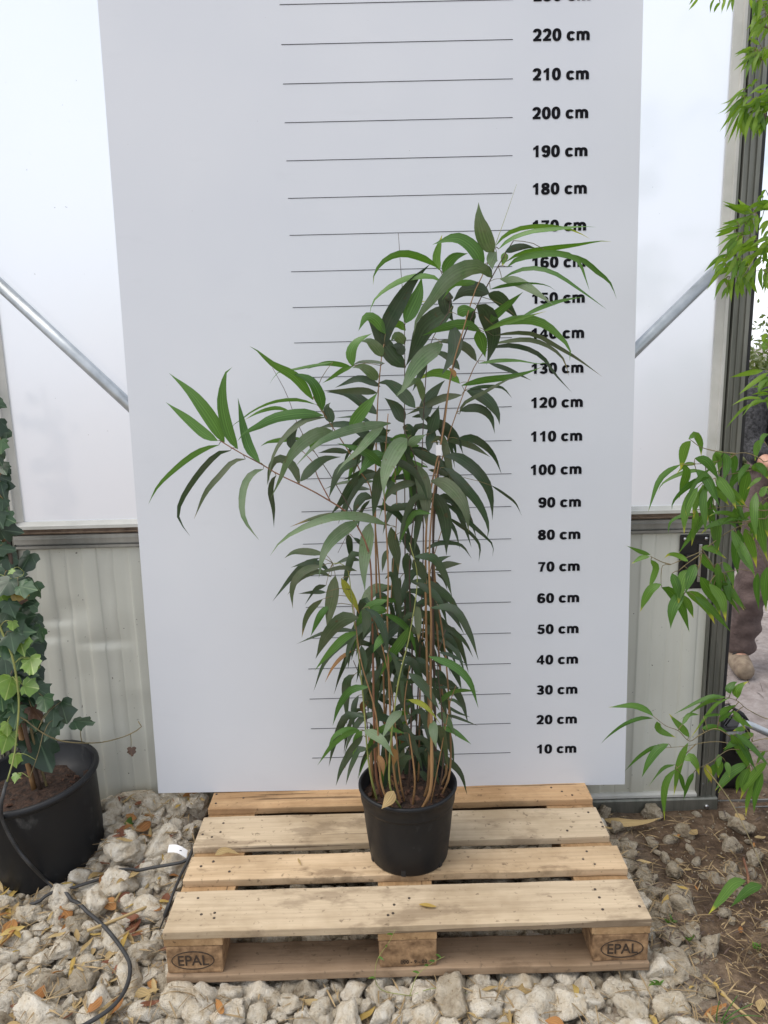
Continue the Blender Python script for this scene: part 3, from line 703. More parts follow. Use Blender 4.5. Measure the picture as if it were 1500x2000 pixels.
# ------------------------------------------------------------------ leaves
PROF = [(0, 0.08), (0.05, 0.35), (0.12, 0.72), (0.22, 0.96), (0.34, 1.0), (0.48, 0.93), (0.62, 0.76), (0.75, 0.51), (0.86, 0.25), (0.94, 0.08), (1, 0.0)]
def leaf_geom(P, width, roll, twist=0.0, fold=0.14, wav=0.0, seedv=0.0):
    """P: spine points (11). The blade's breadth lies across the line of sight, turned by roll about the spine"""
    V, UV = [], []
    n = len(P)
    for i, p in enumerate(P):
        t = i/(n-1)
        T = (P[min(i+1, n-1)]-P[max(i-1, 0)]).normalized(); view = (p-CAM).normalized()
        S = T.cross(view)
        if S.length < 1e-4: S = T.orthogonal()
        S.normalize(); Nn = S.cross(T).normalized(); a = roll+twist*t
        S2 = S*cos(a)+Nn*sin(a); N2 = Nn*cos(a)-S*sin(a)
        k = 0
        while k < len(PROF)-2 and t > PROF[k+1][0]: k += 1
        (t0, w0), (t1, w1) = PROF[k], PROF[k+1]; hw = 0.5*width*(w0+(w1-w0)*(t-t0)/(t1-t0))
        wv = wav*hw*sin(t*9+seedv)
        V += [p-S2*hw+N2*(fold*hw+wv), p.copy(), p+S2*hw+N2*(fold*hw-wv)]
        UV += [(0, t), (0.5, t), (1, t)]
    Fc = []
    for i in range(n-1):
        a = i*3; Fc += [(a, a+1, a+4, a+3), (a+1, a+2, a+5, a+4)]
    return V, Fc, UV
rl = random.Random(21)
def leaf_obj(P, width, mat, parent, roll=None, name='leaf', wav=0.12):
    roll = rl.uniform(-0.55, 0.55) if roll is None else roll
    V, Fc, UV = leaf_geom(P, min(width/max(0.55, cos(roll)), 0.055), roll, rl.uniform(-0.7, 0.7), rl.uniform(0.08, 0.3)*rl.choice((-1, 1)), wav, rl.uniform(0, 6))
    return mesh(name, V, Fc, mat, parent, UV, True)
def parse(txt, ox, oy, s):
    res = []
    for line in txt.strip().splitlines():
        q = line.split()
        if not q: continue
        mat = None
        if q[-1].isalpha(): mat = q[-1]; q = q[:-1]
        wd = float(q[-1])/s
        pts = [(ox+float(a)/s, oy+float(b)/s) for a, b in (c.split(',') for c in q[:-1])]
        res.append((pts, wd, mat))
    return res
MAT = dict(g='leaf_green', d='leaf_dark', p='leaf_dusty', o='leaf_olive', y='leaf_yellow', b='leaf_brown', f='leaf_fresh', n='leaf_fine')
class Plant:
    """a plant whose culms are drawn as (pixel x, pixel y, Y) lines; leaves hang on the nearest culm"""
    def __init__(s, root, ymin, ymax): s.root = root; s.seg = []; s.ymin = ymin; s.ymax = ymax; s.n = 0
    def culm(s, pts, r0, r1, mat, name='culm', n=26, node=0.11, extra=None, lim=None):
        P3 = [W(x, y, Y) for x, y, Y in pts]
        if extra: P3 = [Vector(e) for e in extra]+P3
        P = cat_rom(P3, n); L = 0; R = []
        for i, p in enumerate(P):
            if i: L += (p-P[i-1]).length
            t = i/n; r = r0+(r1-r0)*t
            if node and r0 > 0.0016: r *= 1.0+0.22*exp(-(((L % node)-node/2)/0.006)**2)
            R.append(r)
        tube(name, P, R, mat, s.root, 7 if r0 > 0.002 else 5)
        for p in P: s.seg.append((*toPx(p), p))
    def attach(s, x, y, best=True):
        return min(s.seg, key=lambda q: (q[0]-x)**2+(q[1]-y)**2)
    def leaf(s, pts, wd, mat, spread=0.10, front=None):
        (ax, ay), (ex, ey) = pts[-2], pts[-1]; pts = pts[:-1]+[(ex+(ex-ax)*0.10, ey+(ey-ay)*0.10+3)]
        bx, by = pts[0]; q = s.attach(bx, by); Yb = q[2].y; dpx = sqrt((q[0]-bx)**2+(q[1]-by)**2)
        Yb = min(max(Yb, s.ymin), s.ymax)
        Lp = sum(sqrt((pts[i+1][0]-pts[i][0])**2+(pts[i+1][1]-pts[i][1])**2) for i in range(len(pts)-1))
        ext = Lp/F*2.0                                            # rough length in metres
        if front is None: dy = rl.uniform(-0.55, 0.35)*min(ext, 0.22)
        else: dy = front*ext
        Yb += rl.uniform(-0.012, 0.012)
        P3 = []
        acc = 0
        for i, (x, y) in enumerate(pts):
            if i: acc += sqrt((x-pts[i-1][0])**2+(y-pts[i-1][1])**2)
            t = acc/Lp; Y = min(max(Yb+dy*sin(t*pi*0.5), s.ymin), s.ymax); P3.append(W(x, y, Y))
        P = cat_rom(P3, 10); wm = 0.92*wd*depth(P[4])/F
        leaf_obj(P, wm, mat, s.root, roll=rl.uniform(-0.35, 0.35) if wd > 14 else rl.uniform(-0.75, 0.75)); s.n += 1
        if dpx > 5:
            A = q[2]; B = P[0]; mid = (A+B)/2+Vector((0, 0, 0.10*(A-B).length))
            tube('twig', cat_rom([A, mid, B], 4), [0.0011, 0.0010, 0.0010, 0.0009, 0.0008], 'twig', s.root, 4)

# --- pot of the measured bamboo
POT = Vector((0.016, 0.283, 0.1445))
bam = empty('potted_bamboo', POT, 'bushy bamboo with dark green leaves in a round black pot, standing on the pallet', 'plant')
prof = [(0.0, 0.008), (0.098, 0.008), (0.100, 0.0), (0.106, 0.0), (0.109, 0.006), (0.118, 0.085), (0.1255, 0.165), (0.1268, 0.170), (0.1290, 0.1705), (0.1300, 0.176), (0.1322, 0.205), (0.1345, 0.2065), (0.1360, 0.210),
        (0.1360, 0.215), (0.1340, 0.218), (0.1290, 0.218), (0.1275, 0.214), (0.1225, 0.150), (0.0, 0.150)]
pot = lathe('pot', prof, 'plastic', bam, POT, 64)
for k in range(6):
    a = 2*pi*k/6+0.35
    V, Fc = box_data(-0.006, 0.006, -0.002, 0.004, 0.002, 0.020)
    m4 = Matrix.Translation(POT+Vector((cos(a)*0.1085, sin(a)*0.1085, 0))) @ Matrix.Rotation(a+pi/2, 4, 'Z')
    mesh('drain_hole', [m4 @ v for v in V], Fc, 'rubber', pot)
def soil_disc(c, r, z, root, seed, bulge=0.012, chips=60):
    V = [Vector((c.x, c.y, z+bulge))]; Fc = []; n, m_ = 40, 12
    for i in range(1, m_+1):
        for k in range(n):
            a = 2*pi*k/n; rr = r*i/m_; x, y = c.x+rr*cos(a), c.y+rr*sin(a)
            V.append(Vector((x, y, z+bulge*(1-(i/m_)**2)+0.010*noise.noise((x*35, y*35, seed))+0.006*noise.noise((x*90, y*90, seed)))))
    for k in range(n): Fc.append((0, 1+k, 1+(k+1) % n))
    for i in range(m_-1):
        for k in range(n):
            a, b = 1+i*n+k, 1+i*n+(k+1) % n; Fc.append((a, a+n, b+n, b))
    s_ = mesh('soil', V, Fc, 'soil', root, smooth=True)
    V, Fc = [], []
    for _ in range(chips):
        a, rr = rl.uniform(0, 6.28), r*0.95*sqrt(rl.random()); q = rl.uniform(0.003, 0.009)
        b = box_data(-q, q, -q*0.6, q*0.6, -q*0.3, q*0.3); mt = Matrix.Translation((c.x+rr*cos(a), c.y+rr*sin(a), z+bulge*(1-(rr/r)**2)+0.004)) @ Euler((rl.uniform(-1, 1), rl.uniform(-1, 1), a)).to_matrix().to_4x4()
        o_ = len(V); V += [mt @ v for v in b[0]]; Fc += [tuple(i+o_ for i in f) for f in b[1]]
    tag(mesh('bark_chips', V, Fc, 'bark_chip', root), kind='stuff'); return s_
soil_disc(POT, 0.1235, POT.z+0.176, bam, 2.0)

B = Plant(bam, 0.06, 0.56)
def soilpt(dx, dy): return (POT.x+dx, POT.y+dy, POT.z+0.176)
culms = [  # pixel points with Y, base radius, tip radius, material
 ([(733,1490,.25),(727,1200,.24),(722,1090,.24),(706,1043,.24),(680,1003,.24),(630,970,.24),(593,950,.235),(543,926,.23),(508,905,.225),(470,885,.22),(432,862,.22)], .0036, .0013, 'culm_red', (-.07,-.02)),
 ([(690,1003,.24),(640,920,.26),(587,840,.27),(560,770,.28),(532,718,.28)], .0014, .0006, 'culm_dark', None),
 ([(645,978,.24),(620,930,.25),(612,905,.25),(593,883,.25)], .0018, .0010, 'culm_red', None),
 ([(755,1480,.30),(745,1200,.29),(727,973,.27),(707,927,.25),(693,900,.24),(647,830,.21),(620,790,.20),(612,775,.20)], .0032, .0011, 'culm', (-.03,.02)),
 ([(737,1480,.33),(737,1250,.33),(733,1000,.32),(737,800,.31),(745,700,.31),(750,672,.31)], .0042, .0012, 'culm', (-.05,.05)),
 ([(768,1490,.22),(757,1250,.21),(758,1110,.21),(750,950,.22),(755,850,.23),(758,808,.23)], .0034, .0012, 'culm', (-.02,-.05)),
 ([(775,1500,.31),(790,1250,.33),(790,830,.34),(790,640,.34),(782,515,.34),(778,455,.34)], .0026, .0006, 'culm_dark', (0,.03)),
 ([(850,1500,.30),(845,1100,.30),(860,880,.30),(880,740,.30),(905,660,.30),(940,580,.30),(990,490,.30),(1003,470,.30)], .0040, .0012, 'culm_dark', (.05,.02)),
 ([(838,1500,.25),(832,1200,.25),(835,1000,.26),(865,846,.27),(881,730,.28),(906,640,.28),(926,573,.28),(943,536,.29),(966,482,.29)], .0040, .0012, 'culm', (.04,-.03)),
 ([(966,482,.29),(985,430,.29),(1009,360,.29)], .0008, .0003, 'culm_green', None),
 ([(872,1495,.33),(852,1200,.33),(846,1000,.34),(868,880,.35),(914,745,.36),(933,705,.36)], .0036, .0011, 'culm', (.08,.03)),
 ([(880,1490,.27),(872,1300,.28),(852,1150,.30),(847,1050,.31),(851,900,.32)], .0030, .0012, 'culm', (.09,-.02)),
 ([(841,1540,.19),(843,1450,.20),(841,1342,.21),(842,1207,.22),(838,1100,.23),(845,980,.25),(858,900,.26)], .0048, .0016, 'culm', (.03,-.085)),
 ([(826,1100,.32),(824,950,.33),(826,842,.33),(835,700,.32),(850,650,.31),(881,598,.30),(869,548,.30),(860,528,.30)], .0024, .0010, 'culm_dark', (.02,.05)),
 ([(720,1490,.23),(708,1350,.23),(690,1200,.23),(678,1110,.23),(650,1100,.23)], .0028, .0010, 'culm_green', (-.085,-.03)),
 ([(745,1530,.18),(735,1400,.19),(705,1290,.20),(690,1180,.21)], .0032, .0010, 'culm', (-.035,-.09)),
 ([(760,1520,.19),(775,1350,.20),(800,1240,.21),(815,1130,.22),(800,1060,.22)], .0028, .0010, 'culm_green', (-.02,-.07)),
 ([(800,1500,.27),(805,1300,.28),(800,1100,.28),(815,930,.28),(790,840,.28)], .0032, .0011, 'culm_dark', (0,0)),
 ([(818,1500,.33),(822,1300,.34),(838,1130,.35),(870,1010,.35)], .0030, .0010, 'culm', (.03,.06)),
 ([(780,1510,.22),(765,1350,.21),(740,1240,.20),(720,1185,.20)], .0026, .0009, 'culm', (-.01,-.04)),
 ([(866,1480,.24),(862,1380,.24),(855,1290,.24),(870,1230,.24)], .0026, .0009, 'culm_dark', (.08,-.03)),
 ([(725,1480,.30),(715,1400,.31),(705,1330,.31),(690,1290,.31)], .0024, .0009, 'culm_dark', (-.08,.02)),
 ([(810,1520,.20),(800,1440,.20),(790,1380,.21),(800,1300,.21)], .0030, .0010, 'culm', (.01,-.06)),
 ([(855,1500,.22),(870,1420,.22),(880,1370,.22),(890,1340,.22)], .0020, .0008, 'culm', (.06,-.05)),
 ([(750,1490,.36),(760,1300,.37),(765,1150,.38),(775,1000,.38),(770,900,.38)], .0030, .0010, 'culm', (-.03,.08)),
 ([(730,990,.30),(700,1000,.29),(680,1040,.28),(660,1080,.27)], .0012, .0006, 'culm_dark', None),
]
for pts, r0, r1, mt, base in culms:
    ex = [soilpt(*base)] if base else None
    B.culm(pts, r0, r1, mt, n=40 if base else 14, extra=ex)
# cut cane stub leaning at the left of the soil
tube('cane_stub', [Vector(soilpt(-.095, -.01)), W(722, 1440, .27)], 0.0045, 'culm', bam, 7)

A_ = '''655,790 560,740 430,630 290,508 85 g
705,805 620,650 470,450 315,298 112 g
803,850 735,720 690,500 715,300 760,245 98 g
965,950 890,850 845,700 808,485 78 g
665,822 560,850 420,935 230,1110 155,1235 46 g
752,862 650,890 510,1040 390,1230 370,1360 450,1470 50 d
860,925 770,945 680,1040 570,1170 490,1340 46 o
990,1000 910,1030 850,1130 835,1290 870,1400 955,1500 58 p
1085,1045 1060,1080 1045,1170 1065,1290 1068,1405 42 d
1355,490 1230,330 1060,230 945,130 895,90 80 g
1425,570 1400,450 1330,340 1200,285 95 g
1375,525 1250,488 1080,500 930,560 820,640 755,690 745,720 28 g
1430,605 1280,590 1080,620 940,690 850,735 805,780 88 g
1180,570 1080,550 960,580 860,625 32 f
1450,620 1300,640 1180,730 1100,830 1050,950 1030,1100 48 o
1500,720 1400,730 1270,810 1170,930 1110,1080 1050,1190 105 p
1275,775 1180,780 1030,800 975,820 36 g
1255,1110 1220,1000 1150,930 1080,930 1040,1000 1020,1100 72 o
1195,850 1200,760 1240,690 72 d
1500,215 1350,240 1200,270 1100,290 1040,360 24 g
1345,860 1370,800 1420,740 70 g'''
B_ = '''880,350 850,310 815,200 810,110 84 p
890,315 930,270 1000,235 1120,222 1250,240 1330,272 24 f
905,330 960,285 1060,250 1150,240 1290,225 1360,220 28 g
935,345 980,325 1030,318 1075,318 38 d
940,390 1010,350 1130,330 1280,310 1380,293 1435,288 26 f
945,415 1000,375 1100,355 1190,352 1280,385 1330,510 34 g
1150,352 1290,380 1370,440 1430,490 1460,555 32 g
920,470 1000,430 1090,422 1180,450 1270,510 1340,560 1410,605 22 g
910,470 980,480 1060,520 1160,585 48 p
865,520 940,500 1050,490 1130,500 1170,518 18 g
895,345 880,365 872,390 875,418 62 p
935,345 932,370 922,402 38 f
830,415 800,350 750,300 690,280 600,300 74 g
645,450 665,400 700,365 755,345 54 g
625,430 610,370 635,265 42 f
620,420 570,385 500,358 440,352 370,380 320,440 312,490 36 f
635,485 590,460 520,458 450,475 370,520 310,580 295,640 34 g
875,465 820,420 740,430 660,480 590,570 520,660 503,730 88 p
870,465 840,425 790,425 760,430 48 d
835,520 790,495 740,490 690,500 640,560 34 g
860,540 800,520 740,530 690,570 75 d
855,540 900,560 950,610 1000,660 64 d
1000,660 1100,610 1200,575 1300,550 20 g
865,680 890,640 950,590 1015,530 48 g
880,690 960,668 1060,665 1130,690 1190,740 1240,800 1240,850 48 g
830,720 900,690 1000,660 1120,620 22 f
880,740 980,725 1080,735 1180,790 1280,850 1385,920 22 o
870,780 960,765 1050,760 1140,790 1210,850 1235,920 22 o
860,800 950,785 1050,805 1120,850 1170,920 1245,995 26 d
810,870 900,855 1000,855 1100,872 1150,850 22 g
730,975 830,950 950,935 1050,910 1110,880 34 f
860,870 950,900 1050,940 24 d
765,990 840,980 920,985 965,1025 20 d
755,1000 800,1010 860,1050 900,1110 908,1150 64 d
720,1095 780,1080 830,1090 870,1130 885,1190 44 d
720,1110 740,1060 830,1010 940,950 1010,920 20 o
800,595 840,620 870,690 880,760 850,860 88 d
800,720 820,760 840,830 62 f
820,720 760,690 690,690 620,710 550,730 54 g
685,690 700,760 690,830 640,910 75 d
690,600 640,640 560,700 520,780 470,870 104 d
690,560 650,560 660,620 690,665 74 d
370,790 375,700 430,590 500,480 575,400 84 d
465,680 490,620 525,540 540,460 78 g
395,650 440,600 490,575 558,572 40 f
465,715 430,685 380,700 335,722 44 f
465,890 400,830 340,740 290,660 85 d
370,730 330,670 280,650 245,705 52 g
215,885 205,820 235,765 300,725 54 g
355,840 330,800 290,765 255,760 58 p
365,870 300,860 240,865 200,885 18 d
205,885 120,870 60,875 0,890 26 g
215,885 170,900 110,940 75,955 26 g
330,950 300,910 250,885 215,885 54 p
345,980 280,950 230,945 140,975 38 d
330,1010 260,1000 170,1000 80,993 38 o
120,1150 95,1080 110,1050 58 d
200,1180 250,1110 300,1050 330,1005 64 g
640,780 560,830 500,900 455,990 420,1020 84 p
720,965 680,930 600,915 520,940 48 f
545,1050 540,1000 520,950 490,965 420,1010 38 p
545,1140 570,1050 620,980 650,945 68 d
730,1020 640,1035 550,1075 470,1105 38 o
585,1200 600,1140 620,1070 62 d
510,1080 450,1010 380,960 330,960 64 d
455,1150 420,1080 370,1030 64 d
330,1110 270,1060 190,1010 100,1000 58 d
560,860 530,930 500,990 34 d
720,900 680,850 620,820 580,830 38 d
800,860 760,800 680,765 600,765 48 o
710,640 740,620 790,610 60 g
700,935 690,910 668,885 24 b
460,780 420,740 395,760 60 p
455,830 430,790 400,780 50 d
790,620 770,660 790,700 50 d'''
C_ = '''730,140 600,155 450,190 300,260 180,375 62 p
690,150 620,210 540,300 450,380 415,430 62 p
825,230 770,280 710,400 690,500 690,560 112 p
880,385 915,470 935,600 935,720 95 o
830,270 870,240 930,200 62 p
840,290 900,320 980,360 1060,400 1140,470 1160,490 62 d
950,310 965,200 1010,40 55 d
1065,245 1130,245 1220,280 1305,325 48 o
1120,230 1200,225 1280,270 1340,340 1375,420 52 d
1045,335 1120,340 1220,410 1290,500 1320,600 1325,690 78 d
1040,400 1090,430 1170,520 1250,620 1300,740 1295,800 62 d
965,480 1040,490 1120,560 1170,650 1185,760 92 o
960,550 1010,600 1050,720 1055,890 92 d
1040,600 1120,660 1200,730 1290,810 1330,860 1325,910 32 d
1060,690 1120,730 1200,790 1250,860 1245,940 25 d
1320,505 1400,560 1460,610 1495,670 20 d
880,490 800,500 730,540 690,590 52 o
870,620 800,630 720,640 690,600 680,570 48 d
620,580 570,570 530,620 510,670 58 d
665,400 650,520 625,680 68 d
540,440 490,520 440,600 380,665 58 d
700,330 620,340 545,430 84 g
690,400 600,320 500,280 420,250 55 g
200,480 260,410 340,350 430,330 62 d
480,310 400,300 310,305 38 d
640,480 540,480 430,490 335,520 28 d
560,360 480,380 420,430 370,560 58 d
660,440 560,440 460,460 62 d
690,250 600,220 500,160 400,150 290,165 66 d
610,130 520,100 410,100 34 d
800,160 840,180 830,220 62 d
730,740 600,700 450,680 300,690 150,735 42 o
700,730 560,690 400,690 200,760 80,840 25,905 62 p
540,715 460,760 380,830 330,920 310,1030 78 p
610,725 590,820 570,980 578,1110 88 p
730,750 750,850 770,920 775,1010 74 o
790,780 840,850 880,920 880,1000 82 d
860,940 910,1010 935,1070 75 d
825,900 825,980 820,1050 62 d
715,880 690,930 680,1000 38 d
480,790 490,860 500,950 44 d
510,810 560,850 600,900 28 d
340,905 240,890 160,895 110,920 42 o
310,930 220,970 140,1050 45,1165 38 d
330,975 230,1000 170,1060 150,1130 155,1210 52 o
380,1040 300,1010 200,1050 130,1130 34 o
370,1010 310,960 230,960 150,975 34 d
550,945 480,935 400,960 28 d
530,1005 450,985 370,1000 260,1020 28 o
405,1035 385,1150 365,1270 360,1370 88 o
350,1130 280,1130 195,1130 28 d
350,1090 290,1110 230,1190 34 d
330,1170 270,1220 230,1290 210,1380 38 o
370,1210 320,1260 265,1370 44 g
440,1050 480,1130 520,1200 545,1250 56 y
720,1095 640,1110 590,1160 570,1250 555,1340 74 p
785,1045 765,1100 765,1180 775,1260 58 o
840,1065 930,1080 1030,1130 1100,1200 1140,1270 64 d
830,1110 920,1140 1020,1180 1100,1270 1155,1360 58 d
810,1130 850,1200 890,1270 82 d
710,1240 640,1240 580,1290 58 g
540,1280 450,1290 360,1380 295,1500 98 o
540,1360 440,1350 330,1370 190,1420 28 d
930,880 1000,845 1080,840 1150,860 1200,920 28 d
970,960 1030,930 1080,910 34 d
990,1000 1060,970 1140,955 48 o
1000,1020 1040,1060 1060,1110 22 d
920,1290 1010,1310 1110,1370 1170,1430 1210,1500 38 d
1000,1370 1080,1400 1140,1500 38 d
710,1370 660,1420 630,1470 54 g
980,1200 1010,1270 1030,1310 20 d
870,640 850,690 820,740 70 d
920,690 860,690 800,730 55 d
640,1140 690,1180 670,1240 70 d
560,1230 590,1280 570,1380 60 d
760,560 720,480 740,440 60 d
830,420 800,370 770,350 55 d'''
D_ = '''520,200 420,240 300,360 210,460 64 g
500,240 380,310 270,430 200,605 38 d
475,335 400,380 330,460 280,550 30 b
860,120 780,170 700,260 670,350 84 d
880,170 830,260 740,390 670,520 78 g
800,330 780,420 790,510 54 d
850,510 820,600 840,700 900,810 70 o
880,500 960,560 1040,660 1100,750 74 d
1000,640 1010,720 1020,830 34 d
880,690 960,710 1040,770 1110,855 48 y
560,640 600,720 660,780 60 o
620,810 700,820 800,850 64 d
830,770 760,840 690,960 70 p
490,510 440,550 425,660 435,850 74 d
520,660 490,720 480,800 480,900 48 d
525,910 430,905 340,960 300,1040 40 g
530,910 430,940 320,1030 230,1145 48 g
545,915 510,970 480,1080 60 g
550,950 480,1030 430,1100 425,1170 48 d
580,1055 520,1060 460,1180 430,1290 38 d
560,910 640,950 710,1010 770,1090 74 p
780,1120 720,1200 705,1360 74 g
850,1040 810,1110 790,1200 810,1290 78 o
850,860 890,960 930,1060 960,1120 70 d
960,900 960,1000 940,1100 930,1250 80 d
1060,840 1060,920 1080,1020 74 p
1085,800 1150,830 1220,940 74 p
1110,890 1200,910 1270,960 1330,1000 44 g
980,1020 1060,1060 1120,1150 1160,1200 64 d
1000,1060 1040,1170 1100,1280 48 d
1100,720 1170,660 1250,630 1375,620 48 g
1160,690 1220,700 1290,760 26 d
1150,730 1230,780 1320,805 24 d
1150,800 1230,820 1370,865 24 d
1060,600 1160,600 1285,590 26 d
1060,480 1120,520 1165,580 58 d
1100,350 1180,370 1260,410 1320,440 34 d
930,390 1000,430 1040,480 54 d
1000,270 1050,330 1100,440 60 d
590,700 550,740 560,790 54 b
950,1210 1000,1250 1030,1300 44 o
540,300 560,420 545,520 60 d
700,560 760,600 700,700 70 d
640,640 700,690 760,720 60 d
820,540 900,560 980,520 50 d
900,450 860,480 880,540 60 d
940,760 900,830 870,870 55 d
760,900 720,960 700,1050 50 d
840,880 830,960 845,1030 48 b
660,1090 690,1150 700,1230 46 b
760,1040 780,1080 770,1160 50 b'''
LV = parse(A_, 250, 650, 3.75)+parse(B_, 600, 350, 2.419)+parse(C_, 520, 780, 3.0)+parse(D_, 560, 1180, 3.703)
for pts, wd, mt in LV:
    B.leaf(pts, wd, MAT[mt], front={'p': rl.uniform(-0.75, -0.35), 'd': rl.uniform(-0.15, 0.45)}.get(mt))
# inner leaves of the clump, seen only as dark filling between the others
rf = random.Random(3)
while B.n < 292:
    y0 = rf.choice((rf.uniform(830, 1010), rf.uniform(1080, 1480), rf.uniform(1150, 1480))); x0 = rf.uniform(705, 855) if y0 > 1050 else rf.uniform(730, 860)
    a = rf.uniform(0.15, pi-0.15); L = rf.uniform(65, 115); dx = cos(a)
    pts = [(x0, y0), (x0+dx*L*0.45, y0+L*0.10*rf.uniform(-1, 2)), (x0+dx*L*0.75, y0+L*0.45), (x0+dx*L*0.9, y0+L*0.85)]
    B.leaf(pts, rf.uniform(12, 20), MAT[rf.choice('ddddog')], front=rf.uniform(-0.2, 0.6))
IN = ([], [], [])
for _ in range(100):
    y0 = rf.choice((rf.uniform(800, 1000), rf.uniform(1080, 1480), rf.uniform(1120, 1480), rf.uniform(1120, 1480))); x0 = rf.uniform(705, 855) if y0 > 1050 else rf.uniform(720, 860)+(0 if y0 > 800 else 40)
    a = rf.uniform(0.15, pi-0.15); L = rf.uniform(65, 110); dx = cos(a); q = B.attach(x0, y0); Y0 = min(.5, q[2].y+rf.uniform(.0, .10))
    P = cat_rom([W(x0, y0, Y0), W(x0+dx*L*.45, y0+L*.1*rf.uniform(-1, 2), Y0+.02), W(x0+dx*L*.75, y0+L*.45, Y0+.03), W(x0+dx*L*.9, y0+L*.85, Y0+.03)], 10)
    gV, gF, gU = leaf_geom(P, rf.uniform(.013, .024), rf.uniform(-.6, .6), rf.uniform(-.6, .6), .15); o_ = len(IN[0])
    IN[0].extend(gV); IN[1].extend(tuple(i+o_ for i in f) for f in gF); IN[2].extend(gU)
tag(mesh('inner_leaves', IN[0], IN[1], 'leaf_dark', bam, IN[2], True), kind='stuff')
dl = cat_rom([W(769, 1545, .165), W(760, 1561, .152), W(745, 1580, .140)], 10)
o = leaf_obj(dl, 0.030, 'dry_tan', None, 0.1, 'fallen_leaf'); tag(o, 'curled tan dry leaf hanging over the rim of the bamboo pot', 'leaf')
tg = W(857, 880, .25); V, Fc = box_data(tg.x-0.007, tg.x+0.007, tg.y-0.0005, tg.y+0.0005, tg.z-0.012, tg.z+0.014)
mesh('plant_tag', V, Fc, 'paper', bam)

# ------------------------------------------------------------------ bamboo reaching in from the right
def cane(pl, P3, r0, r1, mat, n=30, node=0.2):
    P = cat_rom(P3, n); L = 0; R = []
    for i, p in enumerate(P):
        if i: L += (p-P[i-1]).length
        R.append((r0+(r1-r0)*i/n)*(1+0.25*exp(-(((L % node)-node/2)/0.008)**2)))
    tube('culm', P, R, mat, pl.root, 8)
    for p in P: pl.seg.append((*toPx(p), p))
    return P
def plant_pot(root, c, r, h):
    pr = [(0, 0.008), (r*0.74, 0.008), (r*0.76, 0), (r*0.80, 0), (r*0.94, h*0.8), (r*0.96, h*0.805), (r*0.98, h*0.965), (r, h*0.97), (r, h), (r*0.95, h), (r*0.92, h*0.8), (0, h*0.8)]
    return lathe('pot', pr, 'plastic', root, c, 48)
RB = Vector((1.36, 0.06, gh(1.36, 0.06)))
rbam = empty('broad_leaf_bamboo', RB, 'potted bamboo with broad green leaves yellow at the tips, arching before the door post', 'plant')
plant_pot(rbam, RB, 0.17, 0.28); soil_disc(RB, 0.155, RB.z+0.235, rbam, 5.0, chips=20)
R_ = Plant(rbam, -0.25, 0.5)
cane(R_, [RB+Vector((0, 0, .22)), RB+Vector((-.06, .02, .7)), RB+Vector((-.16, .03, 1.2)), RB+Vector((-.26, .04, 1.65))], .006, .002, 'culm_green')
cane(R_, [RB+Vector((.05, .05, .22)), RB+Vector((.03, .06, .8)), RB+Vector((-.02, .08, 1.4)), RB+Vector((.0, .08, 2.0))], .007, .002, 'culm_green')
cane(R_, [RB+Vector((-.05, -.06, .22)), RB+Vector((-.10, -.10, .5)), RB+Vector((-.22, -.18, .75)), RB+Vector((-.3, -.22, .85))], .004, .0015, 'culm_green')
def brs(pl, txt, ox, oy, s, Y, r=0.0016, mat='twig', tail=None):
    for line in txt.strip().splitlines():
        pts = [(ox+float(a)/s, oy+float(b)/s, Y) for a, b in (c.split(',') for c in line.split())]
        P3 = [W(*p) for p in pts]
        if pts[0][0] > 1485:                                      # comes from a cane outside the picture
            q = min((q for q in pl.seg if q[2].x > P3[0].x and q[2].z > P3[0].z-.03), key=lambda q: (q[2]-P3[0]).length); P3 = [q[2], (q[2]+P3[0])/2+Vector((0, 0, .03))]+P3
        n = 4*len(P3); P = cat_rom(P3, n)
        tube('branch', P, [r*(1-0.55*i/n)*(1.25 if i % 6 == 3 else 1) for i in range(n+1)], mat, pl.root, 5)
        for p in P: pl.seg.append((*toPx(p), p))
brs(R_, '''1365,320 1300,300 1200,260 1110,265 980,320 870,340 790,345 690,350
1110,265 1040,320 960,410
1110,265 980,250 840,215 760,160
1365,740 1280,775 1150,825 1010,900 850,1020 740,1070 600,1130 540,1135 525,1200 525,1290
600,1130 530,1110 440,1065
850,1040 740,1115 660,1180
840,1050 820,1150 720,1340
1280,775 1140,800 970,790
1365,700 1260,700 1130,670 940,690 800,700
850,1020 960,1180 1010,1195
1365,370 1290,380 1215,395 1000,440 880,480
1365,600 1310,640 1180,850''', 1160, 820, 4.0, 0.10)
brs(R_, '''1265,600 1060,650 920,625 800,630 680,655 500,670
1060,650 990,590 880,530 760,580 690,620 610,545 520,510 430,440
1265,462 1110,390 1040,330 950,300
1265,690 1050,680 960,690 850,770 750,820
740,640 660,720 640,780 590,825
1265,730 1240,760 1120,800''', 1160, 1280, 3.703, 0.15)
brs(R_, '1265,1650 1220,1650 1110,1630', 1160, 1280, 3.703, -0.20)
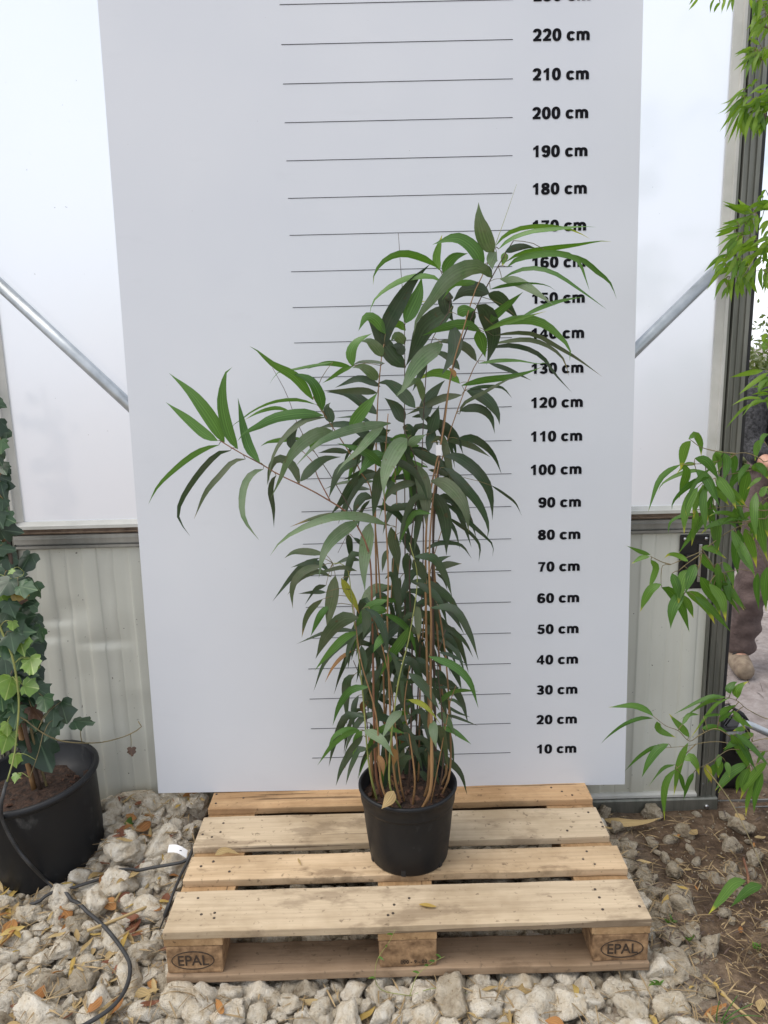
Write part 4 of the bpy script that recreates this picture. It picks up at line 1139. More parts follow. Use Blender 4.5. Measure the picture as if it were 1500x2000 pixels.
E_ = '''740,150 790,115 830,180 838,270 58
755,165 710,220 690,330 675,380 78
675,350 580,400 500,490 430,690 48
700,350 720,420 690,520 665,600 74
800,345 720,350 650,405 34
790,300 870,320 930,390 970,450 78
1010,250 960,280 935,360 62
1015,260 1040,340 1015,460 72
1070,260 1100,330 1085,450 62
905,450 800,480 700,550 620,640 610,690 48
800,400 880,460 930,550 980,660 98
960,440 1010,510 1070,600 1110,680 88
810,530 750,620 710,740 705,870 84
870,520 850,640 865,760 870,860 64
900,480 840,580 790,680 780,760 68
800,700 790,800 765,960 58
935,690 850,770 760,900 670,1020 64
780,740 690,750 600,800 580,880 38
920,700 930,780 950,820 42
940,520 1000,590 1050,650 64
1215,395 1150,420 1090,480 1060,560 74
1205,395 1180,500 1160,620 1145,710 88
1230,365 1300,380 1360,450 84
1330,170 1280,200 1260,300 54
1310,450 1250,490 1200,530 34
970,790 960,900 960,1020 78
1100,690 1130,760 1150,830 74
1140,800 1020,790 900,830 840,880 58
1130,860 1120,980 1110,1100 1125,1190 98
1180,850 1220,960 1250,1050 1270,1140 78
1300,640 1290,760 1310,900 1355,1080 104
1350,640 1340,760 1360,900 84
1355,1150 1335,1280 1345,1470 74
1300,600 1330,550 1360,510 54
440,1055 360,1030 260,975 38
435,1070 370,1080 300,1110 38
445,1095 480,1150 460,1230 430,1310 55
525,1285 450,1320 400,1400 365,1480 74
530,1310 600,1340 680,1450 740,1630 88
735,1105 660,1060 590,1050 550,1070 48
610,1200 650,1300 680,1400 78
735,1170 690,1250 660,1420 84
700,1330 640,1420 610,1500 600,1610 94
700,1370 740,1440 775,1530 54
720,1345 800,1380 880,1460 940,1575 88
790,1380 900,1460 990,1560 1060,1635 64
830,1230 900,1330 960,1420 985,1520 94
900,1280 980,1370 1010,1450 1030,1560 78
840,1000 930,1010 1030,1070 62
830,1050 880,1110 960,1190 74
980,1190 950,1260 925,1340 48
1000,1195 1030,1290 1075,1420 74
1010,1110 1070,1200 1090,1300 62
790,1130 760,1210 720,1330 84
1150,780 1200,740 1260,720 50
1200,790 1230,840 1225,890 34'''
F_ = '''430,440 380,400 280,365 120,365 44
425,455 340,455 220,500 110,580 55,625 32
455,480 480,540 585,580 58
690,590 640,530 590,480 545,415 54
640,500 690,430 760,420 34
950,300 850,295 740,340 590,410 32
910,430 960,390 1030,350 48
1040,310 1030,260 1070,210 1115,180 68
780,530 870,520 965,545 48
790,440 900,430 1000,450 22
1000,445 1080,480 1145,515 44
475,650 420,670 320,740 230,820 32
540,640 460,680 390,780 350,865 64
680,635 640,720 610,820 580,990 54
585,790 500,820 400,930 28
590,825 530,900 505,1010 510,1170 54
655,760 700,740 740,790 760,850 72
720,850 680,940 650,1030 44
620,850 640,920 660,990 34
820,790 830,850 850,910 64 y
900,750 905,800 900,870 64
990,570 1040,640 1090,740 1135,840 78
1155,565 1080,590 1030,600 48
1080,610 1000,640 940,680 54
1110,780 1000,840 920,920 880,965 64
1120,820 1080,900 1070,970 68
1250,770 1180,840 1100,950 1060,1030 64
1220,850 1190,930 1165,1020 1158,1120 58
1240,690 1200,740 1170,790 24'''
for pts, wd, mt in parse(E_, 1160, 820, 4.0)+parse(F_, 1160, 1280, 3.703): R_.leaf(pts, wd, MAT[mt or 'f'], front=rl.uniform(-0.3, 0.3))
for pts, wd, mt in parse('''1095,1630 1010,1650 920,1760 835,1855 78
1220,1660 1130,1690 1000,1800 78''', 1160, 1280, 3.703): R_.leaf(pts, wd, 'leaf_fresh', front=-0.2)
rx = random.Random(44)
def jitter(lst, n, sel, pl, mat, sc):
    c_ = [l for l in lst if sel(l[0][0])]
    for _ in range(n):
        pts, wd, mt = rx.choice(c_); a = rx.uniform(-.5, .5); bx, by = pts[0][0]+rx.uniform(-16, 16)*sc, pts[0][1]+rx.uniform(-16, 16)*sc; k = rx.uniform(.7, 1.1)
        q = [(bx+((x-pts[0][0])*cos(a)-(y-pts[0][1])*sin(a))*k, by+((x-pts[0][0])*sin(a)+(y-pts[0][1])*cos(a))*k) for x, y in pts]
        pl.leaf(q, wd*rx.uniform(.65, .9), mat, front=rx.uniform(-.5, .5))
jitter(parse(E_, 1160, 820, 4.0), 34, lambda p: p[0] > 1370, R_, 'leaf_fresh', 1.2)
jitter(parse(F_, 1160, 1280, 3.703), 16, lambda p: p[0] > 1400, R_, 'leaf_fresh', 1.0)
# leaves on the part of the plant that stands outside the picture
rq = random.Random(8)
for _ in range(70):
    q = rq.choice([s for s in R_.seg if s[2].x > 1.02 and s[2].z > 0.6])[2]; a = rq.uniform(0, 6.28); L = rq.uniform(0.09, 0.15)
    d = Vector((cos(a), sin(a), rq.uniform(-0.2, 0.5))); P = cat_rom([q, q+d*L*0.4, q+d*L*0.8+Vector((0, 0, -L*0.25)), q+d*L+Vector((0, 0, -L*0.55))], 10)
    u, v = toPx(P[10]); u2, v2 = toPx(P[5])
    if min(u, u2) < 1510: continue
    leaf_obj(P, rq.uniform(0.018, 0.026), 'leaf_fresh', rbam)

TB = Vector((1.42, 0.50, gh(1.42, 0.5)))
tbam = empty('fine_leaf_bamboo', TB, 'tall potted bamboo with dense small yellow-green leaves hanging over the top of the door post', 'plant')
plant_pot(tbam, TB, 0.16, 0.27); soil_disc(TB, 0.145, TB.z+0.225, tbam, 8.0, chips=20)
T_ = Plant(tbam, 0.10, 0.62)
cane(T_, [TB+Vector((0, 0, .22)), TB+Vector((-.05, -.03, .9)), TB+Vector((-.14, -.08, 1.6)), TB+Vector((-.25, -.12, 2.25)), TB+Vector((-.40, -.14, 2.62))], .008, .002, 'culm_green')
cane(T_, [TB+Vector((.04, .03, .22)), TB+Vector((.02, .02, 1.0)), TB+Vector((-.06, -.05, 1.8)), TB+Vector((-.10, -.08, 2.5))], .008, .002, 'culm_green')
cane(T_, [TB+Vector((-.05, .0, .22)), TB+Vector((-.08, -.06, .8)), TB+Vector((-.14, -.12, 1.3)), TB+Vector((-.22, -.15, 1.6))], .006, .002, 'culm_green')
brs(T_, '''1510,420 1420,740 1400,800
1510,880 1400,960 1300,950 1225,905
1400,960 1350,1060 1300,1060
1510,1060 1440,1100 1350,1090
1510,440 1450,470 1380,490
1510,150 1450,60 1400,-20
1510,-40 1300,-60 1100,-50 800,-40''', 1200, 0, 5.0, 0.36, 0.0013, 'culm_green')
brs(T_, '''1205,190 1140,190 1085,230 975,335
1205,420 1100,430 1000,400 960,390
1205,560 1100,560 1000,580 880,545
1100,560 1050,640 960,640 870,640
1050,640 1000,720 900,720
1205,640 1100,680
1205,1470 1180,1460
1205,1660 1150,1690''', 1200, 360, 4.0, 0.36, 0.0013, 'culm_green')
G_ = '''820,-20 780,30 735,75 36
770,-20 735,25 26
980,-20 950,40 940,95 26
1080,-20 1060,50 1050,100 40
1140,-20 1120,35 1100,85 34
1370,-10 1360,80 1350,150 44
1430,-10 1420,80 1400,160 54
1500,10 1430,50 1400,90 48
1480,170 1400,240 1320,370 62
1500,200 1430,270 1345,390 58
1460,250 1420,320 1395,345 54
1380,490 1320,480 1260,468 44
1360,490 1280,500 1200,535 38
1410,500 1330,550 1200,650 48
1370,530 1320,620 1290,740 44
1375,560 1365,620 1375,690 34
1450,480 1420,560 1410,650 54
1490,540 1430,580 1410,620 54
1225,905 1170,960 1100,1050 1030,1078 30
1270,950 1200,1010 1100,1080 54
1250,950 1180,1060 1120,1170 58
1260,980 1170,1090 1060,1230 54
1270,1000 1190,1120 1100,1290 48
1290,1030 1210,1160 1130,1340 54
1270,1080 1220,1200 1190,1330 58
1290,1080 1270,1200 1270,1300 54
1350,1100 1300,1220 1285,1350 54
1400,1120 1370,1230 1360,1320 58
1450,1120 1430,1220 1420,1300 64
1500,1090 1420,1110 1360,1180 44
1500,1150 1460,1230 1440,1280 64
1390,940 1310,1020 1170,1010 44
1400,780 1370,790 1340,840 38
1500,830 1420,850 1340,900 54
1420,960 1390,1040 1330,1100 50
1500,980 1450,1010 1400,1080 50
1500,900 1460,930 1400,940 40
1340,940 1290,980 1260,1060 50'''
H_ = '''1085,225 1000,195 880,135 48
1085,235 980,290 840,330 44
975,335 900,350 815,360 32
1200,150 1140,180 1090,210 48
1165,90 1140,110 1130,140 28
1080,300 1075,330 1080,370 44
1115,230 1110,300 1115,355 44
1040,250 1000,300 985,330 38
970,390 900,420 820,465 38
960,400 900,460 830,530 48
880,545 800,590 725,655 44
870,580 820,600 780,655 44
960,440 910,490 890,540 54
1000,420 950,490 900,560 54
860,650 800,700 740,790 58
880,730 830,790 790,875 48
950,560 920,640 870,700 54
960,600 940,680 920,740 48
890,780 885,830 880,870 34
930,720 910,790 915,880 48
970,740 960,800 965,870 48
1000,720 1040,790 1055,850 48
1060,720 1080,780 1110,830 48
1090,560 1040,610 1000,700 54
1130,470 1060,490 980,510 48
1200,440 1150,500 1100,560 54
1180,500 1170,560 1160,610 44
1060,440 1010,500 960,600 54
1150,650 1140,720 1155,790 44
1195,720 1185,770 1175,830 26
1100,650 1060,700 1030,770 54
1020,640 990,700 975,780 48
1110,400 1060,440 1000,470 48
1150,560 1110,620 1080,700 50
1200,300 1170,340 1150,390 40
1200,360 1180,400 1160,420 36
1200,1470 1100,1540 1000,1610 54
1200,1500 1150,1570 1130,1620 58
1200,1630 1140,1630 1090,1632 24
1200,1690 1100,1700 1020,1790 38
1180,1680 1020,1750 905,1870 34
1200,1210 1185,1235 1190,1270 60'''
for pts, wd, mt in parse(G_, 1200, 0, 5.0)+parse(H_, 1200, 360, 4.0): T_.leaf([pts[0]]+[(pts[0][0]+(x-pts[0][0])*1.12, pts[0][1]+(y-pts[0][1])*1.12) for x, y in pts[1:]], wd*.82, 'leaf_fine', front=rl.uniform(-0.4, 0.4))
jitter(parse(G_, 1200, 0, 5.0)+parse(H_, 1200, 360, 4.0), 130, lambda p: p[0] > 1400, T_, 'leaf_fine', .8)
segs = [s for s in T_.seg if s[2].z > 1.3]
for _ in range(330):
    q = rq.choice(segs)[2]; a = rq.uniform(0, 6.28); L = rq.uniform(0.06, 0.10)
    d = Vector((cos(a), sin(a), rq.uniform(-0.6, 0.4))); P = cat_rom([q, q+d*L*0.4, q+d*L*0.8+Vector((0, 0, -L*0.2)), q+d*L+Vector((0, 0, -L*0.5))], 10)
    u, v = toPx(P[10]); u2, v2 = toPx(P[5])
    if min(u, u2) < 1500: continue
    T_.n += 1
    if T_.n > 290: break
    leaf_obj(P, rq.uniform(0.011, 0.016), 'leaf_fine', tbam)

# ------------------------------------------------------------------ ivy in its pot
ivy = empty('potted_ivy', IVYPOT, 'climbing ivy with lobed leaves on a cane in a large scuffed black pot', 'plant')
ipr = [(0, 0.01), (0.142, 0.01), (0.144, 0), (0.150, 0), (0.153, 0.008), (0.162, 0.10), (0.178, 0.285), (0.179, 0.292), (0.187, 0.294), (0.192, 0.300), (0.192, 0.308), (0.187, 0.315), (0.180, 0.315), (0.174, 0.308), (0.166, 0.24), (0, 0.24)]
itilt = (0.05, -0.095, 0)
lathe('pot', ipr, 'plastic', ivy, IVYPOT, 64, itilt)
soil_disc(IVYPOT+Vector((-0.020, -0.012, 0)), 0.157, IVYPOT.z+0.250, ivy, 11.0, chips=16)
IV = [(0, 0), (0.10, -0.11), (0.30, -0.12), (0.50, 0.04), (0.44, 0.20), (0.43, 0.30), (0.53, 0.50), (0.40, 0.58), (0.27, 0.68), (0.15, 0.86), (0, 1.02)]
IV = IV + [(-x, y) for x, y in IV[-2:0:-1]]
def ivy_leaf(c, size, ang, mat, parent, nrm=None):
    """c: middle of the blade; ang: image angle of the tip (0 right, pi/2 down)"""
    view = (CAM-c).normalized(); n_ = nrm or (view*0.75+Vector((rl.uniform(-.5, .5), rl.uniform(-.3, .1), rl.uniform(-.1, .7)))).normalized()
    tip = (RT*cos(ang)-UP*sin(ang)); tip = (tip-n_*tip.dot(n_)).normalized(); side = tip.cross(n_)
    o0 = c-tip*size*0.42; V, UV = [o0+tip*size*0.18], [(0.0, 0.18)]
    jit = [rl.uniform(0.9, 1.12) for _ in IV]; k1 = rl.uniform(0.05, 0.3); k2 = rl.uniform(-0.25, 0.2)
    for (x, y), j in zip(IV, jit):
        V.append(o0+side*(x*size*j)+tip*(y*size*j)+n_*size*(-k1*abs(x)*0.9+k2*y*y*0.6+0.05*rl.uniform(-1, 1))); UV.append((x, y+0.02))
    m_ = len(IV); Fc = [(0, 1+k, 1+(k+1) % m_) for k in range(m_)]
    mesh('leaf', V, Fc, mat, parent, UV, True); return o0
ISEG = []
def istem(pts, r, mat):
    P = cat_rom([W(*p) for p in pts], 20); tube('stem', P, [r*(1-0.3*i/20) for i in range(21)], mat, ivy, 6)
    for p in P: ISEG.append((*toPx(p), p))
cb = IVYPOT+Vector((-0.03, -0.01, 0.25))
P = cat_rom([cb, W(35, 1400, .50), W(20, 1200, .52), W(-5, 900, .55), W(-20, 760, .57)], 30); tube('cane', P, 0.008, 'culm', ivy, 8)
P = cat_rom([cb+Vector((0.02, 0, -.005)), W(50, 1430, .48), W(30, 1300, .49), W(22, 1100, .52), W(-6, 950, .54), W(-10, 820, .56)], 30); tube('stem', P, 0.006, 'culm_dark', ivy, 7)
for p in P: ISEG.append((*toPx(p), p))
P = cat_rom([cb+Vector((0.035, 0.01, -.005)), W(60, 1420, .50), W(55, 1300, .50), W(40, 1180, .52)], 20); tube('stem', P, 0.004, 'twig', ivy, 6)
for p in P: ISEG.append((*toPx(p), p))
istem([(-25, 1150, .42), (0, 1225, .41), (20, 1270, .40), (30, 1310, .40), (37, 1370, .39), (33, 1430, .38), (27, 1480, .36), (12, 1532, .325)], .0035, 'culm_green')
istem([(30, 1400, .46), (45, 1403, .45), (84, 1432, .44), (125, 1448, .44), (185, 1451, .45), (225, 1444, .46), (258, 1432, .47), (277, 1418, .47), (270, 1409, .47)], .0022, 'twig')
istem([(84, 1432, .44), (75, 1470, .42), (58, 1520, .40)], .0016, 'twig')
istem([(0, 1122, .46), (24, 1130, .45), (44, 1124, .44), (47, 1117, .44)], .0012, 'culm_green')
P = cat_rom([W(160, 1450, .44), W(157, 1430, .44), W(161, 1412, .44)], 6); tube('stem', P, .0012, 'twig', ivy, 5)
ivy_leaf(W(163, 1409, .44), 0.066, 0.0, M['ivy_d'], ivy, Vector((0.05, -0.12, 1)).normalized())
P = cat_rom([W(255, 1434, .47), W(256, 1446, .47), W(256, 1458, .47)], 6); tube('stem', P, .001, 'twig', ivy, 5)
ivy_leaf(W(257, 1468, .47), 0.026, pi/2, M['ivy_r'], ivy)
IL = '''2,870,26,90,m 5,915,32,60,d 3,950,24,80,d 5,985,26,100,d 18,1037,40,10,d 8,1072,32,0,d 18,1098,36,80,d 21,1116,13,120,b 31,1122,26,20,d 22,1146,34,60,m 52,1148,38,10,m
40,1160,30,0,y 36,1173,32,0,r 13,1213,52,70,d 48,1207,46,-15,d 25,1222,20,90,b 17,1233,36,90,m 42,1234,40,-5,m 40,1256,40,70,b 64,1271,50,60,d 39,1286,48,100,m 62,1298,40,60,b
5,1267,34,100,b 4,1169,34,60,b 50,1290,46,80,d 59,1301,34,90,b 17,1342,46,110,b 60,1342,36,10,b 82,1350,40,30,d 52,1356,46,60,d 22,1367,42,80,m 3,1367,40,90,m 88,1375,36,70,m
124,1390,48,70,d 104,1396,44,90,d 33,1398,42,100,m 98,1423,46,110,d 6,1420,40,80,m 84,1463,76,75,d 11,1448,44,110,b 14,1422,26,90,b 31,1484,26,100,b 31,1518,18,90,b 70,1392,34,60,r
46,1330,40,40,d 10,1300,44,80,d 28,1320,40,20,d 45,1390,40,60,d -10,1330,50,60,d -12,1240,50,70,d 0,1200,46,30,d -15,1120,46,60,d 0,1140,44,80,d -18,1060,44,50,d -5,1010,40,60,d -14,940,44,70,d -8,890,40,60,d'''
for tok in IL.split():
    x, y, s_, a, m_ = tok.split(','); x, y, s_ = float(x), float(y), float(s_)
    fr = {'d': 0.02, 'm': -0.02, 'b': -0.05, 'y': -.02, 'r': 0.0}[m_]
    c = W(x, y, 0.46+fr+rl.uniform(-0.02, 0.02)+(0.03 if y < 1100 else 0)); size = s_*depth(c)/F
    ob = ivy_leaf(c, size, radians(float(a)), M['ivy_'+m_], ivy)
    q = min(ISEG, key=lambda q: (q[2]-ob).length)[2]
    if (q-ob).length > 0.004: tube('petiole', cat_rom([q, (q+ob)/2+Vector((0, -0.004, 0.012)), ob], 5), .0011, 'culm_green' if m_ == 'b' else 'twig', ivy, 4)
for _ in range(120):
    q = rq.choice(ISEG[:60])[2]; c = q+Vector((rq.gauss(0, .035)-0.01, rq.uniform(-.03, .06), rq.gauss(0, .03)))
    u, v = toPx(c)
    if u > (75 if v > 1080 else 14) or v > 1440: continue
    ivy_leaf(c, rq.uniform(.045, .075), rq.uniform(0.2, 2.6), M['ivy_d' if rq.random() < .8 else 'ivy_m'], ivy)

# ------------------------------------------------------------------ black watering lines and the tag
def lay(P, r, a=0):
    top = [max(surf(p.x+dx, p.y+dy) for dx in (-r, 0, r) for dy in (-r, 0, r)) for p in P]
    n = len(P)
    for k in range(a, n):
        t_ = [top[m] for m in range(max(a, k-2), min(n, k+3))]
        P[k].z = max(P[k].z if a else -1, 0.35*max(t_)+0.65*top[k]+r*0.8)
    return P
P = cat_rom([W(14, 1525, .34), W(8, 1545, .292), W(2, 1575, .278), W(6, 1605, .278), W(30, 1652, .280), W(60, 1690, .282), WZ(95, 1724, .035), WZ(150, 1766, .03), WZ(200, 1806, .03), WZ(240, 1856, .03), WZ(254, 1890, .03), WZ(245, 1932, .03), WZ(215, 1970, .03), WZ(160, 2005, .03), WZ(110, 2030, .02)], 90); P = lay(P, .0052, 36)
tag(tube('drip_hose', P, .0052, 'hose', None, 8), 'thick black hose looping from the ivy pot rim over the white stones', 'hose')
P = cat_rom([WZ(45, 1772, .0), WZ(65, 1765, .025), WZ(120, 1742, .035), WZ(200, 1716, .045), WZ(290, 1696, .06), WZ(358, 1683, .085), WZ(372, 1668, .10), WZ(380, 1652, .09)], 60); P = P[:4]+lay(P[4:46], .0048, 1)+P[46:]
tag(tube('drip_line', P, .0048, 'hose', None, 8), 'straight black drip line crossing the stones from the pallet towards the ivy pot', 'hose')
P = cat_rom([WZ(376, 1662, .115), WZ(366, 1684, .115), WZ(352, 1712, .115), WZ(337, 1748, .11), WZ(330, 1768, .10), WZ(322, 1790, .07), WZ(312, 1815, .03)], 30)
cl = tube('drip_line', P, [.0042]*22+[.0065]*4+[.002]*5, 'hose', None, 8); tag(cl, 'short black line with a connector lying against the left pallet edge', 'hose')
q = WZ(347, 1665, .085); V = []
for i in range(7):
    for j in (0, 1):
        t = i/6-.5; V.append(q+Vector((t*.058, .02*j-.01-.012*t, .006*cos(t*4)-.012*t+.012*j)))
tg = mesh('paper_tag', V, [(2*i, 2*i+2, 2*i+3, 2*i+1) for i in range(6)], 'paper', None, smooth=True); tag(tg, 'small white paper plant tag lying on stones by the pallet edge', 'tag')
for i, (dx, dy, wx) in enumerate(((.006, .003, .010), (.010, -.003, .006), (-.012, .001, .004), (.008, .000, .003))):
    c = q+Vector((dx, dy, .0085)); V, Fc = box_data(c.x-wx/2, c.x+wx/2, c.y-.0011, c.y+.0011, c.z-.0004, c.z+.0006); mesh('print_mark', V, Fc, 'ink', tg)

# ------------------------------------------------------------------ fallen leaves and straw
DL = {}
def dry_mesh(kind, seed):
    r_ = random.Random(seed); L = 1.0; bend = r_.uniform(-.35, .45); V, UV = [], []; n = 9; tw = r_.uniform(-.9, .9); wd = {'lance': .15, 'oval': .34}[kind]*r_.uniform(.8, 1.2)
    for i in range(n):
        t = i/(n-1); hw = wd*sin(pi*min(1, t*.97+.03))**.75*(1-.25*t); z = bend*(t-.5)**2*1.3-.1*bend+.04*sin(t*7+seed); a = tw*t+.25*sin(seed)
        for u in (-1, 0, 1): V.append((t-.5, u*hw*cos(a), z+abs(u)*hw*.42*(1 if seed % 2 else -.6)+u*hw*sin(a))); UV.append(((u+1)/2, t))
    Fc = []
    for i in range(n-1):
        b = i*3; Fc += [(b, b+1, b+4, b+3), (b+1, b+2, b+5, b+4)]
    return V, Fc, UV
for kind in ('lance', 'oval'):
    for mt in ('dry_tan', 'dry_orange', 'dry_red', 'dry_yellow'):
        for s_ in range(4):
            V, Fc, UV = dry_mesh(kind, s_+len(mt)); me = bpy.data.meshes.new('fallen_leaf'); me.from_pydata(V, [], Fc)
            ul = me.uv_layers.new(name='UVMap')
            for lp_ in me.loops: ul.data[lp_.index].uv = UV[lp_.vertex_index]
            me.polygons.foreach_set('use_smooth', [True]*len(me.polygons)); me.materials.append(M[mt]); DL[(kind, mt, s_)] = me
rd = random.Random(17)
WORD = {'dry_tan': 'straw-coloured', 'dry_orange': 'orange-brown', 'dry_red': 'dark red-brown', 'dry_yellow': 'yellow'}
def drop(x, y, size, kind, mt, label, group, z=None, rz=None, cat='leaf'):
    o = bpy.data.objects.new('fallen_leaf', DL[(kind, mt, rd.randrange(4))]); C.objects.link(o)
    o.location = (x, y, (surf(x, y)+0.004) if z is None else z); o.scale = (size,)*3
    o.rotation_euler = (rd.uniform(-.35, .35), rd.uniform(-.3, .3), rd.uniform(0, 6.28) if rz is None else rz)
    return tag(o, label, cat, group)
for _ in range(230):
    x, y = rd.uniform(-1.2, -.62), rd.uniform(-.25, .66)
    if (x-IVYPOT.x)**2+(y-IVYPOT.y)**2 < .2**2: continue
    k = rd.choice(('lance', 'lance', 'oval')); mt = rd.choice(('dry_tan', 'dry_tan', 'dry_tan', 'dry_orange', 'dry_orange', 'dry_red', 'dry_red', 'dry_yellow'))
    k = 'lance' if mt == 'dry_yellow' else k
    drop(x, y, rd.uniform(.03, .065), k, mt, '%s %s dry leaf fallen among the white stones beside the pallet' % (WORD[mt], 'narrow' if k == 'lance' else 'broad'), 'dry leaves on the white stones left of the pallet')
for _ in range(40):
    x, y = rd.uniform(-.62, .8), rd.uniform(-.3, -.03); k = rd.choice(('lance', 'lance', 'oval')); mt = rd.choice(('dry_tan', 'dry_tan', 'dry_tan', 'dry_tan', 'dry_orange', 'dry_yellow'))
    k = 'lance' if mt == 'dry_yellow' else k
    drop(x, y, rd.uniform(.035, .07), k, mt, '%s %s dry leaf lying on stones below the front pallet edge' % (WORD[mt], 'narrow' if k == 'lance' else 'broad'), 'dry leaves before the pallet')
for _ in range(55):
    x, y = rd.uniform(.66, 1.3), rd.uniform(-.3, .62); k = rd.choice(('lance', 'lance', 'lance', 'oval')); mt = rd.choice(('dry_tan', 'dry_tan', 'dry_tan', 'dry_tan', 'dry_tan', 'dry_orange', 'dry_yellow'))
    drop(x, y, rd.uniform(.02, .05), k, mt, '%s %s dry leaf lying on the brown soil beside the pallet' % (WORD[mt], 'narrow' if k == 'lance' else 'broad'), 'dry leaves on the brown soil')
for _ in range(26):                                              # drift of yellow leaves at the foot of the ivy pot
    P = WZ(rd.uniform(-25, 40), rd.uniform(1700, 1850), .0); k = 'lance'
    drop(P.x, P.y, rd.uniform(.04, .07), k, 'dry_yellow' if rd.random() < .6 else 'dry_tan', 'yellowish narrow dry leaf in the drift before the ivy pot', 'leaf drift at the ivy pot')
P = WZ(836, 1770, .1475); o = drop(P.x, P.y, .042, 'lance', 'dry_yellow', 'single bright yellow leaf lying on the front pallet plank', None, z=.1500, rz=-.25); o.rotation_euler = (0, 0, -.25); o.scale = (.045, .045, .012)
P = WZ(585, 1684, .147); o = drop(P.x, P.y, .045, 'lance', 'dry_tan', 'thin straw-coloured leaf scrap on the second pallet plank', None, z=.1488); o.rotation_euler = (0, 0, -1.2); o.scale = (.032, .03, .012)
P = WZ(245, 1612, .06)
P = cat_rom([WZ(265, 1603, .07), WZ(250, 1612, .085), WZ(232, 1630, .07)], 10); o = leaf_obj(P, .036, 'leaf_green', None, .2, 'fallen_leaf'); tag(o, 'fresh green leaf lying on stones by the ivy pot', 'leaf')
# curled culm sheath by the door foot
P = cat_rom([WZ(1180, 1600, -.01), WZ(1220, 1606, .0), WZ(1262, 1604, .0), WZ(1295, 1596, .005)], 10); o = leaf_obj(P, .026, 'dry_tan', None, .5, 'culm_sheath'); tag(o, 'long pale curled bamboo sheath on the ground under the door rail', 'sheath')
P = cat_rom([WZ(420, 1670, .148), WZ(440, 1662, .151), WZ(468, 1668, .148)], 10); o = leaf_obj(P, .018, 'dry_tan', None, .6, 'fallen_leaf'); tag(o, 'curled buff leaf caught in the gap of the pallet planks', 'leaf')
def strands(n, fx, L0, L1, w_, seed, mat, name, lab):
    r_ = random.Random(seed); V, Fc = [], []
    for _ in range(n):
        x, y = fx(r_); z = surf(x, y)+r_.uniform(.000, .007); a = r_.uniform(0, 6.28); L = r_.uniform(L0, L1); wd = w_*r_.uniform(.5, 1.6); bd = r_.uniform(-.12, .12); o_ = len(V); sl = r_.uniform(-.12, .12)
        for i in range(4):
            t = i/3-.5; aa = a+bd*t; c = Vector((x+cos(aa)*L*t, y+sin(aa)*L*t, z+sl*L*t+.0015*cos(t*5))); s_ = Vector((-sin(aa), cos(aa), r_.uniform(-.5, .5)))*wd*(1-1.3*abs(t))
            V += [c-s_, c+s_]
        Fc += [(o_+2*i, o_+2*i+1, o_+2*i+3, o_+2*i+2) for i in range(3)]
    o = mesh(name, V, Fc, mat); return tag(o, lab, 'straw', kind='stuff')
def fr_(r_):
    while 1:
        x, y = r_.uniform(.62, 1.7), r_.uniform(-.6, .68)
        if r_.random() < (1-.8*sm(.35, .62, y)) and not (x < .64 and y > 0): return x, y
strands(2300, fr_, .012, .065, .0013, 31, 'straw', 'straw_litter', 'scattered straw and dry stalks over the brown soil')
strands(700, lambda r_: (r_.uniform(-1.5, .7), r_.uniform(-.5, -.02)), .02, .09, .0017, 32, 'straw', 'stone_litter', 'bits of dry stalk between the white stones')
strands(700, lambda r_: (r_.uniform(-1.5, -.62), r_.uniform(-.1, .68)), .02, .09, .0017, 33, 'straw', 'gravel_litter', 'stalk fragments between the stones left of the pallet')
strands(1100, fr_, .01, .05, .0016, 36, 'culm_dark', 'twig_litter', 'dark twig crumbs scattered in the brown soil')
strands(700, lambda r_: (r_.uniform(1.0, 4.0), r_.uniform(.8, 5)), .02, .12, .0025, 34, 'culm_dark', 'yard_litter', 'dark twigs and debris on the pale ground beyond the door')
V, Fc = [], []; r_ = random.Random(77)
for _ in range(2600):
    x, y = r_.uniform(.62, 1.9), r_.uniform(-.6, 1.3)
    if x < .64 and y > 0: continue
    r = r_.uniform(.001, .005)*(1 if r_.random() < .9 else 1.8); q = Euler((r_.random()*6, r_.random()*6, r_.random()*6)).to_matrix()*r; o_ = len(V)
    oc = [Vector(p) for p in ((1, 0, 0), (-1, 0, 0), (0, 1, 0), (0, -1, 0), (0, 0, .7), (0, 0, -.7))]
    T = Vector((x, y, gh(x, y)+gn(x, y)+r*.3)); V += [q @ (p*r_.uniform(.7, 1.2))+T for p in oc]
    Fc += [tuple(k+o_ for k in f) for f in ((0, 2, 4), (2, 1, 4), (1, 3, 4), (3, 0, 4), (2, 0, 5), (1, 2, 5), (3, 1, 5), (0, 3, 5))]
tag(mesh('soil_crumbs', V, Fc, 'dull_small', ground), kind='stuff')
# sticks
for pts, lab in (([(170, 1818), (230, 1795), (290, 1770)], 'pale cut cane lying on the white stones inside the hose loop'), ([(225, 1760), (250, 1722), (268, 1700)], 'thin brown stalk lying on stones below the ivy pot')):
    P = cat_rom([WZ(x, y, .03) for x, y in pts], 8); tag(tube('cane_piece', P, .0042, 'dry_tan', None, 6), lab, 'cane')
P = cat_rom([WZ(1452, 1676, -.01), WZ(1460, 1705, .0), WZ(1463, 1735, .0)], 8); tag(tube('cane_piece', P, .004, 'culm_red', None, 6), 'reddish cane piece standing in the brown soil', 'cane')
P = cat_rom([WZ(1375, 1905, -.01), WZ(1420, 1950, -.005), WZ(1480, 2005, -.005)], 8); tag(tube('cane_piece', P, .004, 'dry_tan', None, 6), 'long straw-coloured stalk lying on the brown soil', 'cane')
